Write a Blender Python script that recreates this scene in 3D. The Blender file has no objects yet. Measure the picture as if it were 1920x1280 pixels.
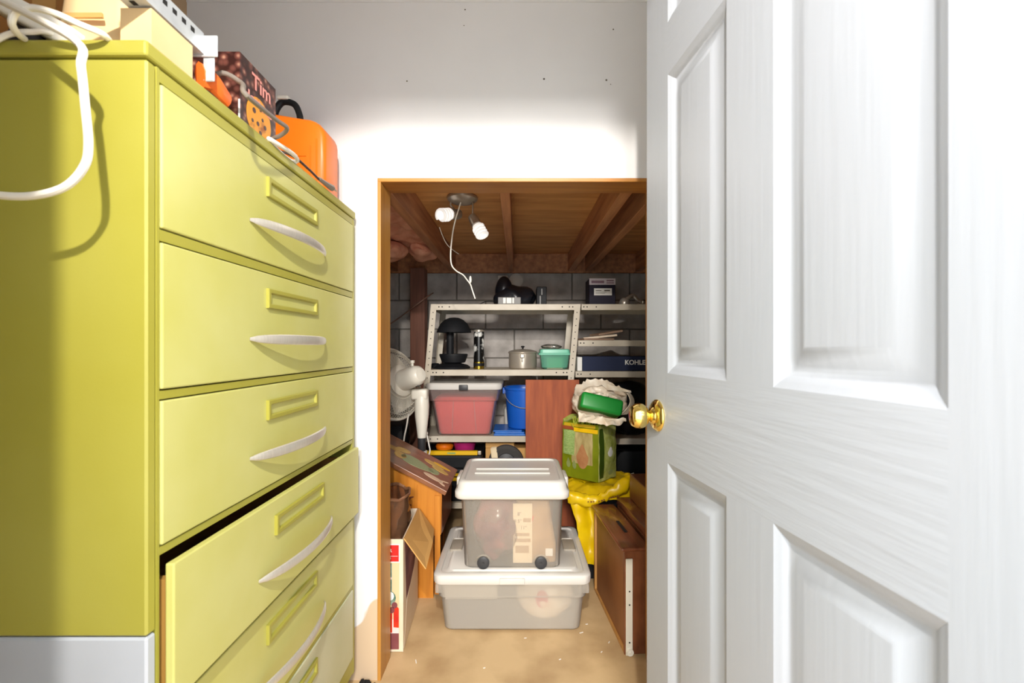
import bpy, bmesh, math, random
from mathutils import Vector, Matrix, noise
random.seed(7)
C = bpy.context.scene
COL = C.collection
F = 853.33
CAMZ = 1.15
def W(px, py, D):
    """point of the room at depth D (metres from the doorway)"""
    return Vector(((px - 970) * D / F, D, CAMZ + (650 - py) * D / F))

# ------------------------------------------------------------------ camera, world, lights, exposure
cam = bpy.data.cameras.new('camera')
cam_o = bpy.data.objects.new('camera', cam); COL.objects.link(cam_o)
cam_o.location = (0, 0, CAMZ); cam_o.rotation_euler = (math.pi / 2, 0, 0)
cam.sensor_width = 36; cam.lens = 16.0
cam.shift_x = -10 / 1920; cam.shift_y = 10 / 1920
cam.clip_start = 0.02; cam.clip_end = 50
cam.dof.use_dof = True; cam.dof.focus_distance = 1.9; cam.dof.aperture_fstop = 5.6
C.camera = cam_o
w = bpy.data.worlds.new('world'); C.world = w; w.use_nodes = True
w.node_tree.nodes['Background'].inputs[0].default_value = (0.84, 0.93, 1.0, 1)
w.node_tree.nodes['Background'].inputs[1].default_value = 3.3
def lamp(name, kind, loc, power, color, radius=0.035, size=None, rot=None):
    l = bpy.data.lights.new(name, kind); l.energy = power; l.color = color
    if kind == 'POINT': l.shadow_soft_size = radius
    if size:
        l.shape = 'RECTANGLE'; l.size, l.size_y = size
    o = bpy.data.objects.new(name, l); COL.objects.link(o); o.location = loc
    if rot: o.rotation_euler = rot
    return o
lamp('room_lamp', 'POINT', (0.0, -0.31, 2.07), 116, (1.0, 0.94, 0.86), 0.02)
lamp('added_fill_light', 'AREA', (0.0, -2.6, 2.24), 150, (1.0, 0.96, 0.91), size=(.6, .42), rot=(math.radians(78), 0, 0))  # added area light behind the doorway, fills the closet; no known fixture
C.view_settings.view_transform = 'Standard'; C.view_settings.look = 'None'
C.view_settings.gamma = 1; C.view_settings.use_curve_mapping = False
C.view_settings.exposure = 0.18

# ------------------------------------------------------------------ materials
def lin(c):
    return tuple(((v / 255) / 12.92 if v / 255 <= .04045 else ((v / 255 + .055) / 1.055) ** 2.4) for v in c)
MATS = {}
def mat(name, rgb, rough=.5, metal=0, rgb2=None, nscale=6, stretch=(1, 1, 1), bump=0, bscale=80, bstretch=None,
        spec=.5, coat=0, ramp=(.35, .7), detail=4):
    """procedural principled material: two tones through noise, optional bump"""
    m = bpy.data.materials.new(name); m.use_nodes = True; MATS[name] = m
    nt = m.node_tree; b = nt.nodes['Principled BSDF']; L = nt.links.new
    b.inputs['Roughness'].default_value = rough; b.inputs['Metallic'].default_value = metal
    b.inputs['Specular IOR Level'].default_value = spec
    if coat: b.inputs['Coat Weight'].default_value = coat
    c1 = lin(rgb); c2 = lin(rgb2) if rgb2 else tuple(v * .93 for v in c1)
    tc = nt.nodes.new('ShaderNodeTexCoord')
    mp = nt.nodes.new('ShaderNodeMapping'); mp.inputs['Scale'].default_value = stretch
    L(tc.outputs['Object'], mp.inputs[0])
    n = nt.nodes.new('ShaderNodeTexNoise'); n.inputs['Scale'].default_value = nscale; n.inputs['Detail'].default_value = detail
    L(mp.outputs[0], n.inputs['Vector'])
    r = nt.nodes.new('ShaderNodeValToRGB'); L(n.outputs[0], r.inputs[0])
    r.color_ramp.elements[0].position = ramp[0]; r.color_ramp.elements[1].position = ramp[1]
    r.color_ramp.elements[0].color = (*c1, 1); r.color_ramp.elements[1].color = (*c2, 1)
    L(r.outputs[0], b.inputs['Base Color'])
    if bump:
        mp2 = nt.nodes.new('ShaderNodeMapping'); mp2.inputs['Scale'].default_value = bstretch or stretch
        L(tc.outputs['Object'], mp2.inputs[0])
        n2 = nt.nodes.new('ShaderNodeTexNoise'); n2.inputs['Scale'].default_value = bscale; n2.inputs['Detail'].default_value = 3
        L(mp2.outputs[0], n2.inputs['Vector'])
        bp = nt.nodes.new('ShaderNodeBump'); bp.inputs['Strength'].default_value = bump; bp.inputs['Distance'].default_value = .004
        L(n2.outputs[0], bp.inputs['Height']); L(bp.outputs[0], b.inputs['Normal'])
    return m
def clear_mat(name, rgb, clear=.4, rough=.3, trans=.5):
    """milky see-through plastic"""
    m = bpy.data.materials.new(name); m.use_nodes = True; MATS[name] = m
    nt = m.node_tree; L = nt.links.new; out = nt.nodes['Material Output']; nt.nodes.remove(nt.nodes['Principled BSDF'])
    c = (*lin(rgb), 1)
    d = nt.nodes.new('ShaderNodeBsdfDiffuse'); d.inputs[0].default_value = c
    t = nt.nodes.new('ShaderNodeBsdfTranslucent'); t.inputs[0].default_value = c
    tr = nt.nodes.new('ShaderNodeBsdfTransparent'); tr.inputs[0].default_value = tuple(min(1, .6 + .4 * v) for v in c[:3]) + (1,)
    g = nt.nodes.new('ShaderNodeBsdfGlossy'); g.inputs['Roughness'].default_value = rough
    m1 = nt.nodes.new('ShaderNodeMixShader'); m1.inputs[0].default_value = trans; L(d.outputs[0], m1.inputs[1]); L(t.outputs[0], m1.inputs[2])
    m2 = nt.nodes.new('ShaderNodeMixShader'); m2.inputs[0].default_value = clear; L(m1.outputs[0], m2.inputs[1]); L(tr.outputs[0], m2.inputs[2])
    fr = nt.nodes.new('ShaderNodeFresnel'); fr.inputs[0].default_value = 1.35
    m3 = nt.nodes.new('ShaderNodeMixShader'); L(fr.outputs[0], m3.inputs[0]); L(m2.outputs[0], m3.inputs[1]); L(g.outputs[0], m3.inputs[2])
    L(m3.outputs[0], out.inputs[0])
    return m
def wood(name, rgb, rgb2, stretch, scale=6, rough=.45, coat=0, bump=.1):
    return mat(name, rgb, rough, 0, rgb2, scale, stretch, bump, scale * 3, stretch, ramp=(.3, .72), detail=6, coat=coat)

def wall_material():
    m = mat('white wall paint', (230, 229, 230), .6, 0, (225, 224, 225), 3, bump=.03, bscale=60)
    nt = m.node_tree; L = nt.links.new; b = nt.nodes['Principled BSDF']
    src = b.inputs['Base Color'].links[0].from_socket
    tc = nt.nodes.new('ShaderNodeTexCoord'); sp = nt.nodes.new('ShaderNodeSeparateXYZ'); L(tc.outputs['Object'], sp.inputs[0])
    n = nt.nodes.new('ShaderNodeTexNoise'); n.inputs['Scale'].default_value = 7; L(tc.outputs['Object'], n.inputs['Vector'])
    # unpainted strip near the floor: height - 0.35*noise - slope*x below a limit
    a = nt.nodes.new('ShaderNodeMath'); a.operation = 'MULTIPLY_ADD'; L(sp.outputs[0], a.inputs[0]); a.inputs[1].default_value = -.9; L(sp.outputs[2], a.inputs[2])
    s = nt.nodes.new('ShaderNodeMath'); s.operation = 'MULTIPLY_ADD'; L(n.outputs[0], s.inputs[0]); s.inputs[1].default_value = -.22; L(a.outputs[0], s.inputs[2])
    lt = nt.nodes.new('ShaderNodeMapRange'); L(s.outputs[0], lt.inputs[0])
    lt.inputs[1].default_value = .575; lt.inputs[2].default_value = .585; lt.inputs[3].default_value = 1; lt.inputs[4].default_value = 0
    mx = nt.nodes.new('ShaderNodeMix'); mx.data_type = 'RGBA'
    L(lt.outputs[0], mx.inputs['Factor']); L(src, mx.inputs['A']); mx.inputs['B'].default_value = (*lin((205, 180, 150)), 1)
    L(mx.outputs['Result'], b.inputs['Base Color'])
    return m
M_wall = wall_material()
M_tan = mat('tan wall paint', (190, 160, 125), .6, 0, (182, 152, 118), 3)
M_ceil = mat('white ceiling paint', (235, 233, 230), .7)
M_floor = mat('worn tan concrete', (206, 176, 132), .55, 0, (168, 136, 96), 5, bump=.15, bscale=30, ramp=(.4, .75), detail=8)
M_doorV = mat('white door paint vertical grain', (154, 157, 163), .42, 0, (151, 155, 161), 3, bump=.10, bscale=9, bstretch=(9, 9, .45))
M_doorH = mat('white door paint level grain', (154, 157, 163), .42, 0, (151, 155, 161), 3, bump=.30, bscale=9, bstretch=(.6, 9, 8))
M_brass = mat('polished brass', (236, 210, 128), .12, 1, (228, 200, 112), 8)
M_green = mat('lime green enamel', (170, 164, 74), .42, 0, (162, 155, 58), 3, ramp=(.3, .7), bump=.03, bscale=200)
M_greenF = mat('lime green enamel drawer', (204, 201, 126), .42, 0, (194, 190, 100), 4, ramp=(.35, .75), bump=.03, bscale=200)  # same enamel as the side, paler to stand for brighter light on fronts
M_pale = mat('pale enamel', (204, 204, 172), .45, 0, (190, 192, 148), 4)  # paler tone for the lowest drawer front
M_whiteenamel = mat('white enamel', (186, 191, 199), .4)
M_alu = mat('brushed aluminium', (212, 206, 194), .34, .45, (198, 193, 182), 20, (1, 30, 1))
M_black = mat('black interior', (14, 14, 14), .7)
M_rawwood = wood('raw drawer wood', (196, 150, 78), (170, 122, 55), (4, 4, .4))
M_jamb = wood('amber pine jamb', (196, 140, 62), (164, 108, 44), (7, 7, .5), 5, .4)
M_jambh = wood('amber pine head jamb', (190, 132, 58), (158, 100, 42), (.5, 7, 7), 5, .4)
M_ply = wood('plywood sheathing', (228, 172, 108), (192, 134, 76), (.9, 6, 6), 4, .6)
M_joist = wood('brown joist timber', (206, 146, 102), (158, 104, 70), (8, .6, 8), 4, .65)
M_post = wood('dark brown post', (146, 94, 72), (112, 70, 54), (8, 8, .6), 4, .65)
M_block = mat('grey concrete block', (200, 193, 186), .85, 0, (168, 161, 154), 9, bump=.4, bscale=90)
M_mortar = mat('grey mortar', (130, 124, 116), .9, bump=.3)
M_pink = mat('pink fibreglass', (242, 180, 150), .95, 0, (214, 142, 116), 14, bump=.8, bscale=60)
M_steel = mat('cream painted shelf steel', (204, 194, 176), .45, 0, (184, 172, 152), 6)
M_hole = mat('dark hole', (25, 22, 20), .9)
M_offwhite = mat('off white plastic', (236, 232, 222), .35, 0, (230, 226, 216), 4)
M_lidwhite = mat('white lid plastic', (214, 210, 203), .38, 0, (208, 204, 197), 4)
M_milk = clear_mat('milky bin plastic', (252, 246, 236), .80, .25, .5)
M_milk2 = clear_mat('cloudy bin plastic', (246, 240, 230), .60, .3, .5)
M_pinkbin = clear_mat('frosted bin plastic', (244, 226, 220), .84, .3, .4)
M_coral = mat('coral red cloth', (220, 62, 62), .7, 0, (204, 50, 54), 5)
M_blue = mat('blue plastic', (22, 92, 190), .35, 0, (18, 84, 180), 4)
M_tarp = mat('blue tarp', (36, 116, 205), .35, 0, (26, 96, 185), 12, bump=.3, bscale=25)
M_redwood = wood('reddish laminate', (172, 88, 46), (138, 64, 34), (9, 9, .35), 4, .7)
M_fan = mat('ivory fan plastic', (236, 230, 216), .35, 0, (228, 222, 208), 4)
M_grille = mat('ivory grille wire', (232, 224, 208), .4)
M_darkgrey = mat('dark grey plastic', (52, 52, 54), .45)
M_blk = mat('black plastic', (20, 21, 24), .6, 0, (27, 28, 31), 10, spec=.25)
M_blkbag = mat('black bag film', (18, 20, 26), .28, 0, (24, 26, 32), 8, bump=.5, bscale=18)
M_chrome = mat('worn steel', (206, 196, 182), .3, .6, (186, 176, 162), 6)
M_greencont = clear_mat('mint green plastic', (140, 215, 188), .55, .3, .4)
M_mint = mat('mint lid plastic', (120, 196, 168), .4)
M_cream = mat('cream paper', (238, 226, 190), .6)
M_navy = mat('navy carton', (30, 40, 70), .65, 0, (25, 34, 62), 5, spec=.3)
M_white = mat('white print', (240, 238, 232), .5)
M_purple = mat('dark purple carton', (34, 30, 46), .65, spec=.25)
M_silver = mat('pale grey carton', (200, 190, 196), .5)
M_orangepine = wood('orange pine', (206, 134, 44), (182, 108, 28), (9, 9, .5), 4, .42)
M_lidbrown = wood('brown stained lid', (150, 98, 66), (120, 74, 48), (1.2, 8, 8), 4, .35)
M_sage = mat('sage green paint', (156, 166, 122), .5)
M_paleyellow = mat('pale yellow paint', (214, 180, 100), .5, 0, (200, 156, 80), 30)
M_peach = mat('peach paint', (232, 200, 168), .5)
M_stencil = mat('brown stencil', (110, 56, 20), .6)
M_kraft = mat('kraft cardboard', (206, 158, 92), .7, 0, (196, 146, 80), 5, bump=.05)
M_kraft2 = mat('pale kraft paper', (232, 200, 152), .65, 0, (222, 186, 134), 5, bump=.3, bscale=12)
M_kraft3 = mat('brown cardboard', (176, 122, 66), .7, 0, (160, 106, 54), 5)
M_orange = mat('orange plastic', (240, 122, 16), .38, 0, (232, 112, 10), 4)
M_orange2 = mat('bright orange plastic', (240, 110, 40), .35)
M_magenta = mat('magenta plastic', (180, 40, 110), .4)
M_yellow = mat('yellow plastic', (236, 186, 10), .4)
M_yelbag = mat('yellow bag film', (226, 190, 8), .32, 0, (208, 168, 4), 8, bump=.35, bscale=16)
M_limebag = mat('lime green bag film', (128, 138, 22), .28, 0, (104, 116, 14), 8, bump=.5, bscale=22)
M_limeside = mat('pale lime bag film', (150, 160, 70), .25, 0, (190, 192, 120), 26, bump=.8, bscale=30)
M_dkgreen = mat('dark green print', (52, 72, 16), .4)
M_ltgreen = mat('light green print', (168, 186, 118), .4, 0, (112, 146, 68), 60, (1, 1, 6))
M_straw = mat('straw showing through film', (190, 172, 120), .3, 0, (150, 130, 80), 40, (1, 1, .3))
M_pear = mat('brown print', (166, 110, 70), .4, 0, (190, 140, 96), 14)
M_grass = mat('yellow green shreds', (190, 200, 70), .6)
M_emerald = mat('emerald green plastic', (26, 142, 52), .4, 0, (20, 130, 46), 4)
M_film = clear_mat('white bag film', (252, 244, 232), .35, .2, .5)
M_filmw = mat('crumpled white bag', (248, 238, 220), .35, 0, (234, 212, 184), 18, bump=.4, bscale=30)
M_brownfurn = wood('brown furniture wood', (142, 86, 54), (114, 64, 38), (8, .7, 3), 4, .4, coat=.2)
M_brownpanel = wood('brown hardboard', (156, 102, 60), (134, 84, 48), (2, 2, 2), 3, .5)
M_topbrown = wood('glossy brown top', (150, 90, 60), (118, 66, 42), (8, .7, 8), 4, .25, coat=.4)
M_edge = wood('light wood edging', (200, 148, 84), (176, 124, 64), (8, 3, .7), 4, .5)
M_rail = mat('white slide rail', (232, 228, 214), .4)
M_nickel = mat('brushed nickel', (184, 174, 162), .32, .6, (168, 158, 146), 20)
M_cfl = mat('white bulb glass', (246, 243, 238), .3)
_b = M_cfl.node_tree.nodes['Principled BSDF']; _b.inputs['Emission Color'].default_value = (1, .97, .92, 1); _b.inputs['Emission Strength'].default_value = .55   # faint glow added so the shaded bulbs read white
M_cord = mat('white cord', (240, 234, 222), .45)
M_greycord = mat('grey cord', (128, 118, 108), .45)
M_darkcord = mat('dark brown cord', (70, 52, 46), .45)
M_galv = mat('galvanised steel', (206, 210, 212), .35, .35, (186, 190, 194), 30)
M_tyre = mat('grey black rubber', (62, 60, 58), .7)
M_strap = mat('cream webbing', (226, 208, 172), .7)
M_glossbag = mat('brown clear film', (150, 108, 80), .2, 0, (96, 62, 46), 7, bump=.5, bscale=14)
M_glossfilm = clear_mat('brown film', (186, 138, 104), .68, .12, .4)
M_red = mat('red print', (206, 34, 30), .5)
M_printtan = mat('tan print', (222, 196, 152), .5)
M_printgreen = mat('evergreen print', (70, 110, 90), .5, 0, (160, 176, 160), 26)
M_printcandle = mat('candle print', (214, 62, 24), .5, 0, (196, 30, 24), 18)
M_printpurple = mat('plum print', (132, 74, 74), .5, 0, (120, 60, 64), 12)
M_printpale = mat('pale print', (232, 214, 208), .5)
M_boxwhite = mat('white carton', (232, 214, 190), .5, 0, (224, 200, 172), 6)
M_photo = mat('black and white photo print', (14, 14, 14), .3, 0, (225, 225, 220), 16, ramp=(.52, .58))
M_gold = mat('gold foil', (206, 176, 70), .25, 1)
M_plum = mat('plum brown cloth', (84, 46, 58), .7, 0, (160, 106, 100), 9)
M_beige = mat('beige cloth', (186, 152, 112), .7, 0, (158, 124, 86), 14)
M_paper = mat('white printed paper', (222, 204, 176), .6)
M_graytext = mat('grey print', (96, 88, 78), .6)
M_clearfilm = clear_mat('clear bag film', (236, 226, 214), .82, .15, .5)
M_brownpaper = mat('brown paper', (168, 140, 118), .65, 0, (140, 112, 92), 10)
M_pinkprint = mat('pink print', (226, 150, 140), .45)
def bean_material():
    m = bpy.data.materials.new('coffee bean print'); m.use_nodes = True; nt = m.node_tree; L = nt.links.new
    b = nt.nodes['Principled BSDF']; b.inputs['Roughness'].default_value = .3
    tc = nt.nodes.new('ShaderNodeTexCoord'); v = nt.nodes.new('ShaderNodeTexVoronoi'); v.inputs['Scale'].default_value = 62
    L(tc.outputs['Object'], v.inputs['Vector']); r = nt.nodes.new('ShaderNodeValToRGB'); L(v.outputs['Distance'], r.inputs[0])
    e = r.color_ramp.elements; e[0].position = 0; e[0].color = (*lin((186, 140, 116)), 1); e[1].position = .62; e[1].color = (*lin((48, 20, 18)), 1)
    k = r.color_ramp.elements.new(.3); k.color = (*lin((104, 60, 52)), 1)
    L(r.outputs[0], b.inputs['Base Color']); return m
M_beans = bean_material()
M_brownprint = mat('dark brown print', (74, 42, 42), .3, 0, (60, 34, 34), 30)
M_cookie = mat('cookie print', (226, 150, 36), .4, 0, (150, 80, 20), 28, ramp=(.55, .7))

V = Vector
# ------------------------------------------------------------------ mesh builder
class MB:
    def __init__(s): s.bm = bmesh.new(); s.m = 0
    def face(s, vs):
        try:
            f = s.bm.faces.new(vs); f.material_index = s.m; return f
        except ValueError: return None
    def add(s, other, M=None):
        mp = {}
        for v in other.verts: mp[v] = s.bm.verts.new(M @ v.co if M else v.co)
        for f in other.faces: s.face([mp[v] for v in f.verts])
        other.free(); return s
    def box(s, lo, hi, bev=0, seg=2, M=None):
        t = bmesh.new(); bmesh.ops.create_cube(t, size=1)
        for v in t.verts:
            v.co = Vector((lo[i] + (hi[i] - lo[i]) * (v.co[i] + .5) for i in range(3)))
        if bev: bmesh.ops.bevel(t, geom=t.edges[:], offset=bev, segments=seg, affect='EDGES', profile=.5)
        return s.add(t, M)
    def loft(s, loops, cap0=True, cap1=True, closed=True):
        R = [[s.bm.verts.new(p) for p in lp] for lp in loops]
        n = len(R[0])
        for a, b in zip(R, R[1:]):
            for i in range(n if closed else n - 1):
                j = (i + 1) % n; s.face([a[i], a[j], b[j], b[i]])
        if cap0: s.face(R[0][::-1])
        if cap1: s.face(R[-1])
        return s
    def tube(s, pts, r, n=8, smooth=True, flat=1, caps=True):
        pts = [Vector(p) for p in pts]
        if smooth and len(pts) > 2: pts = spline(pts, 6)
        k = len(pts); rr = r if callable(r) else (lambda u: r)
        up = Vector((0, 0, 1)); T0 = (pts[1] - pts[0]).normalized()
        if abs(T0.z) > .9: up = Vector((1, 0, 0))
        N = (up - T0 * up.dot(T0)).normalized(); loops = []
        for i, p in enumerate(pts):
            T = (pts[min(i + 1, k - 1)] - pts[max(i - 1, 0)]).normalized()
            N = (N - T * N.dot(T)).normalized(); B = T.cross(N); q = rr(i / (k - 1))
            loops.append([p + N * math.cos(2 * math.pi * a / n) * q + B * math.sin(2 * math.pi * a / n) * q * flat for a in range(n)])
        return s.loft(loops, caps, caps)
    def lathe(s, prof, M=None, n=28, caps=False):
        """prof: (radius, height) about local z"""
        loops = []
        for r, h in prof:
            lp = [Vector((max(r, 1e-4) * math.cos(2 * math.pi * a / n), max(r, 1e-4) * math.sin(2 * math.pi * a / n), h)) for a in range(n)]
            loops.append([M @ p for p in lp] if M else lp)
        return s.loft(loops, True, True)
    def prism(s, pts, d, M=None):
        """outline in local xy, thickness d along z"""
        a = [Vector((x, y, 0)) for x, y in pts]; b = [Vector((x, y, d)) for x, y in pts]
        if M: a = [M @ p for p in a]; b = [M @ p for p in b]
        return s.loft([a, b])
    def grid(s, fn, nu, nv, thick=0):
        P = [[s.bm.verts.new(fn(i / nu, j / nv)) for j in range(nv + 1)] for i in range(nu + 1)]
        for i in range(nu):
            for j in range(nv): s.face([P[i][j], P[i + 1][j], P[i + 1][j + 1], P[i][j + 1]])
        if thick:
            s.bm.normal_update()
            r = bmesh.ops.solidify(s.bm, geom=s.bm.faces[:], thickness=thick)
        return s
    def blob(s, c, rad, amp=.1, freq=6, sub=3, seed=0, zmin=None, ridged=False):
        t = bmesh.new(); bmesh.ops.create_icosphere(t, subdivisions=sub, radius=1); o = Vector((seed * 3.1, seed * 1.7, seed))
        for v in t.verts:
            d = v.co.copy(); q = Vector((d.x * rad[0], d.y * rad[1], d.z * rad[2]))
            k = noise.noise(q * freq + o)
            if ridged: k = 1 - 2.2 * abs(k)
            q *= 1 + amp * k; q += Vector(c)
            if zmin is not None and q.z < zmin: q.z = zmin
            v.co = q
        return s.add(t)
def crumple(mb, amp, freq, seed=0):
    for v in mb.bm.verts:
        q = v.co * freq + V((seed, 0, seed)); v.co += V((noise.noise(q), noise.noise(q + V((31, 0, 0))), 1 - 2.2 * abs(noise.noise(q + V((0, 17, 0)))))) * amp
    return mb
def spline(P, k):
    out = []; Q = [P[0] * 2 - P[1]] + P + [P[-1] * 2 - P[-2]]
    for i in range(1, len(Q) - 2):
        a, b, c, d = Q[i - 1:i + 3]
        for j in range(k):
            t = j / k
            out.append(.5 * ((2 * b) + (c - a) * t + (2 * a - 5 * b + 4 * c - d) * t * t + (3 * b - a - 3 * c + d) * t ** 3))
    return out + [P[-1]]
def rrect(cx, cy, w, d, r, z, n=5):
    pts = []
    for sx, sy, a0 in ((1, 1, 0), (-1, 1, 90), (-1, -1, 180), (1, -1, 270)):
        for k in range(n + 1):
            a = math.radians(a0 + 90 * k / n)
            pts.append(Vector((cx + sx * (w / 2 - r) + r * math.cos(a), cy + sy * (d / 2 - r) + r * math.sin(a), z)))
    return pts
ROOT = {}
def thing(name, label, cat, loc=(0, 0, 0), rotz=0, group=None):
    o = bpy.data.objects.new(name, None); COL.objects.link(o); o.empty_display_size = .05
    o.location = loc; o.rotation_euler = (0, 0, rotz); o['label'] = label; o['category'] = cat
    if group: o['group'] = group
    ROOT[o] = (Matrix.Translation(loc) @ Matrix.Rotation(rotz, 4, 'Z')).inverted()
    return o
def struct(name, loc=(0, 0, 0), rotz=0):
    o = bpy.data.objects.new(name, None); COL.objects.link(o); o.location = loc; o.rotation_euler = (0, 0, rotz)
    o['kind'] = 'structure'; ROOT[o] = (Matrix.Translation(loc) @ Matrix.Rotation(rotz, 4, 'Z')).inverted(); return o
def part(name, mb, mats, parent=None, smooth=False, local=False, label=None, angle=35, stuff=False):
    """links a mesh; vertices are given in room space unless local"""
    bmesh.ops.recalc_face_normals(mb.bm, faces=mb.bm.faces[:])
    me = bpy.data.meshes.new(name); mb.bm.to_mesh(me); mb.bm.free()
    top = parent
    while top is not None and top.parent is not None: top = top.parent
    if top is not None and not local and top in ROOT: me.transform(ROOT[top])
    for m in (mats if isinstance(mats, (list, tuple)) else [mats]): me.materials.append(m)
    if smooth:
        me.polygons.foreach_set('use_smooth', [True] * len(me.polygons))
        me.set_sharp_from_angle(angle=math.radians(angle))
    o = bpy.data.objects.new(name, me); COL.objects.link(o)
    if parent is not None: o.parent = parent
    if label: o['label'] = label
    if stuff: o['kind'] = 'stuff'
    return o
def tag(o, label, cat, group=None):
    o['label'] = label; o['category'] = cat
    if group: o['group'] = group
    return o
def smesh(name, mb, mats, smooth=False):
    o = part(name, mb, mats, None, smooth); o['kind'] = 'structure'; return o
def text_mesh(name, body, size, m, parent, M, label=None, spacing=1, bold=0):
    """flat lettering: local x right, y up, z out of the surface; M in room space"""
    cu = bpy.data.curves.new(name, 'FONT'); cu.body = body; cu.size = size; cu.extrude = .0004; cu.offset = bold; cu.space_character = spacing
    t = bpy.data.objects.new(name + '_tmp', cu); COL.objects.link(t)
    dg = bpy.context.evaluated_depsgraph_get(); me = bpy.data.meshes.new_from_object(t.evaluated_get(dg))
    bpy.data.objects.remove(t)
    top = parent
    while top.parent is not None: top = top.parent
    me.transform(ROOT[top] @ M if top in ROOT else M); me.materials.clear(); me.materials.append(m)
    o = bpy.data.objects.new(name, me); COL.objects.link(o); o.parent = parent
    if label: o['label'] = label
    return o
def frame(o, x, y, z):
    M = Matrix.Identity(4)
    for i, v in enumerate((x, y, z, o)):
        for k in range(3): M[k][i] = v[k]
    return M
def axisM(o, z):
    z = Vector(z).normalized(); x = Vector((0, 0, 1)).cross(z)
    if x.length < .01: x = Vector((1, 0, 0))
    x.normalize(); return frame(Vector(o), x, z.cross(x), z)

# ------------------------------------------------------------------ the setting
YW0, YW1 = 1.57, 1.685            # partition with the closet opening
OX0, OX1, OZ = -.482, .486, 1.731  # opening
smesh('floor', MB().box((-1.3, -1.2, -.05), (1.5, 3.67, 0)), M_floor)
wb = smesh('wall_back', MB().box((-1.14, YW0, 0), (OX0, YW1, 2.44)).box((OX1, YW0, 0), (.80, YW1, 2.44)).box((OX0, YW0, OZ), (OX1, YW1, 2.44)), M_wall)
part('upper_panel', MB().box((-1.14, YW0 - .003, 2.337), (.80, YW0, 2.44)), M_wall, wb)
for k, (px, py) in enumerate(((870, 48), (763, 152), (1020, 148), (1145, 158), (872, 18), (1137, 150), (505, 195), (1150, 55))):
    p = W(px, py, YW0)
    part('nail_hole', MB().lathe([(.0001, -.0012), (.0012 + .0006 * (k % 3), -.0012), (.0018 + .0009 * (k % 3), 0)], axisM(p, (0, 1, 0)), 7), M_graytext, wb)
smesh('wall_left', MB().box((-1.24, -.1, 0), (-1.14, YW1, 2.44)), M_tan)
smesh('wall_right', MB().box((.80, .13, 0), (.90, YW1, 2.44)), M_wall)
smesh('wall_front', MB().box((-1.24, .13, 0), (-.385, .25, 2.44)).box((.40, .13, 0), (.90, .25, 2.44)).box((-.385, .13, 2.025), (.40, .25, 2.44)), M_wall)
smesh('ceiling', MB().box((-1.24, .13, 2.44), (.90, YW1, 2.5)), M_ceil)
j = struct('trim_1')
part('left_jamb', MB().box((OX0, YW0 - .004, 0), (OX0 + .012, YW1, OZ - .012), .002), M_jamb, j)
part('right_jamb', MB().box((OX1 - .012, YW0 - .004, 0), (OX1, YW1, OZ - .012), .002), M_jamb, j)
part('head_jamb', MB().box((OX0, YW0 - .004, OZ - .013), (OX1, YW1, OZ), .002), M_jambh, j)
# closet shell
YB = 3.55; ZP = 1.865
smesh('wall_rear_left', MB().box((-1.24, YW1, 0), (-1.14, YB, 1.95)), M_mortar)
smesh('wall_rear_right', MB().box((1.40, YW1, 0), (1.5, YB, 1.95)), M_mortar)
smesh('wall_partition_right', MB().box((.80, YW1 - .06, 0), (1.5, YW1, 2.0)), M_wall)
rear = smesh('wall_rear', MB().box((-1.24, YB + .006, 0), (1.5, YB + .12, 1.95)), M_mortar)
bm_full = MB().box((0, -.006, 0), (.439, .006, .2145), .003, 1)
b0 = part('block', bm_full, M_block, rear); first = True
for row in range(9):
    z0 = -.055 + row * .2245; x = -1.14 - (.225 if row % 2 else 0); zb = max(z0, .002); zt_ = min(z0 + .2145, 1.862)
    while x < 1.36:
        a, b = max(x, -1.135), min(x + .439, 1.395)
        if b - a > .03:
            if first: o = b0; first = False
            else: o = b0.copy(); COL.objects.link(o); o.parent = rear
            o.location = (a, YB, zb); o.scale = ((b - a) / .439, 1, (zt_ - zb) / .2145)
        x += .449
ce = smesh('ceiling.001', MB().box((-1.24, YW1, ZP + .004), (1.5, YB + .12, ZP + .03)), M_ply)
for (a, b) in ((-1.14, -.02), (-.015, 1.39)):
    part('plywood_sheet', MB().box((a, YW1 + .002, ZP - .004), (b, YB - .002, ZP + .004)), M_ply, ce)
for (a, b) in ((-.515, -.470), (-.066, -.028), (.385, .430), (.515, .558), (-.95, -.91), (.90, .94)):
    part('joist', MB().box((a, YW1 + .002, 1.724), (b, 3.47, ZP - .0045), .002, 1), M_joist, ce)
part('rim_board', MB().box((-1.13, 3.472, 1.716), (1.39, 3.51, ZP - .0045), .002, 1), M_joist, ce)
pst = tag(part('timber_post', MB().box((-.778, 3.30, 0), (-.672, 3.40, 1.723), .004), M_post), 'dark brown timber post from floor to joists left of the shelving', 'post')

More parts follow.
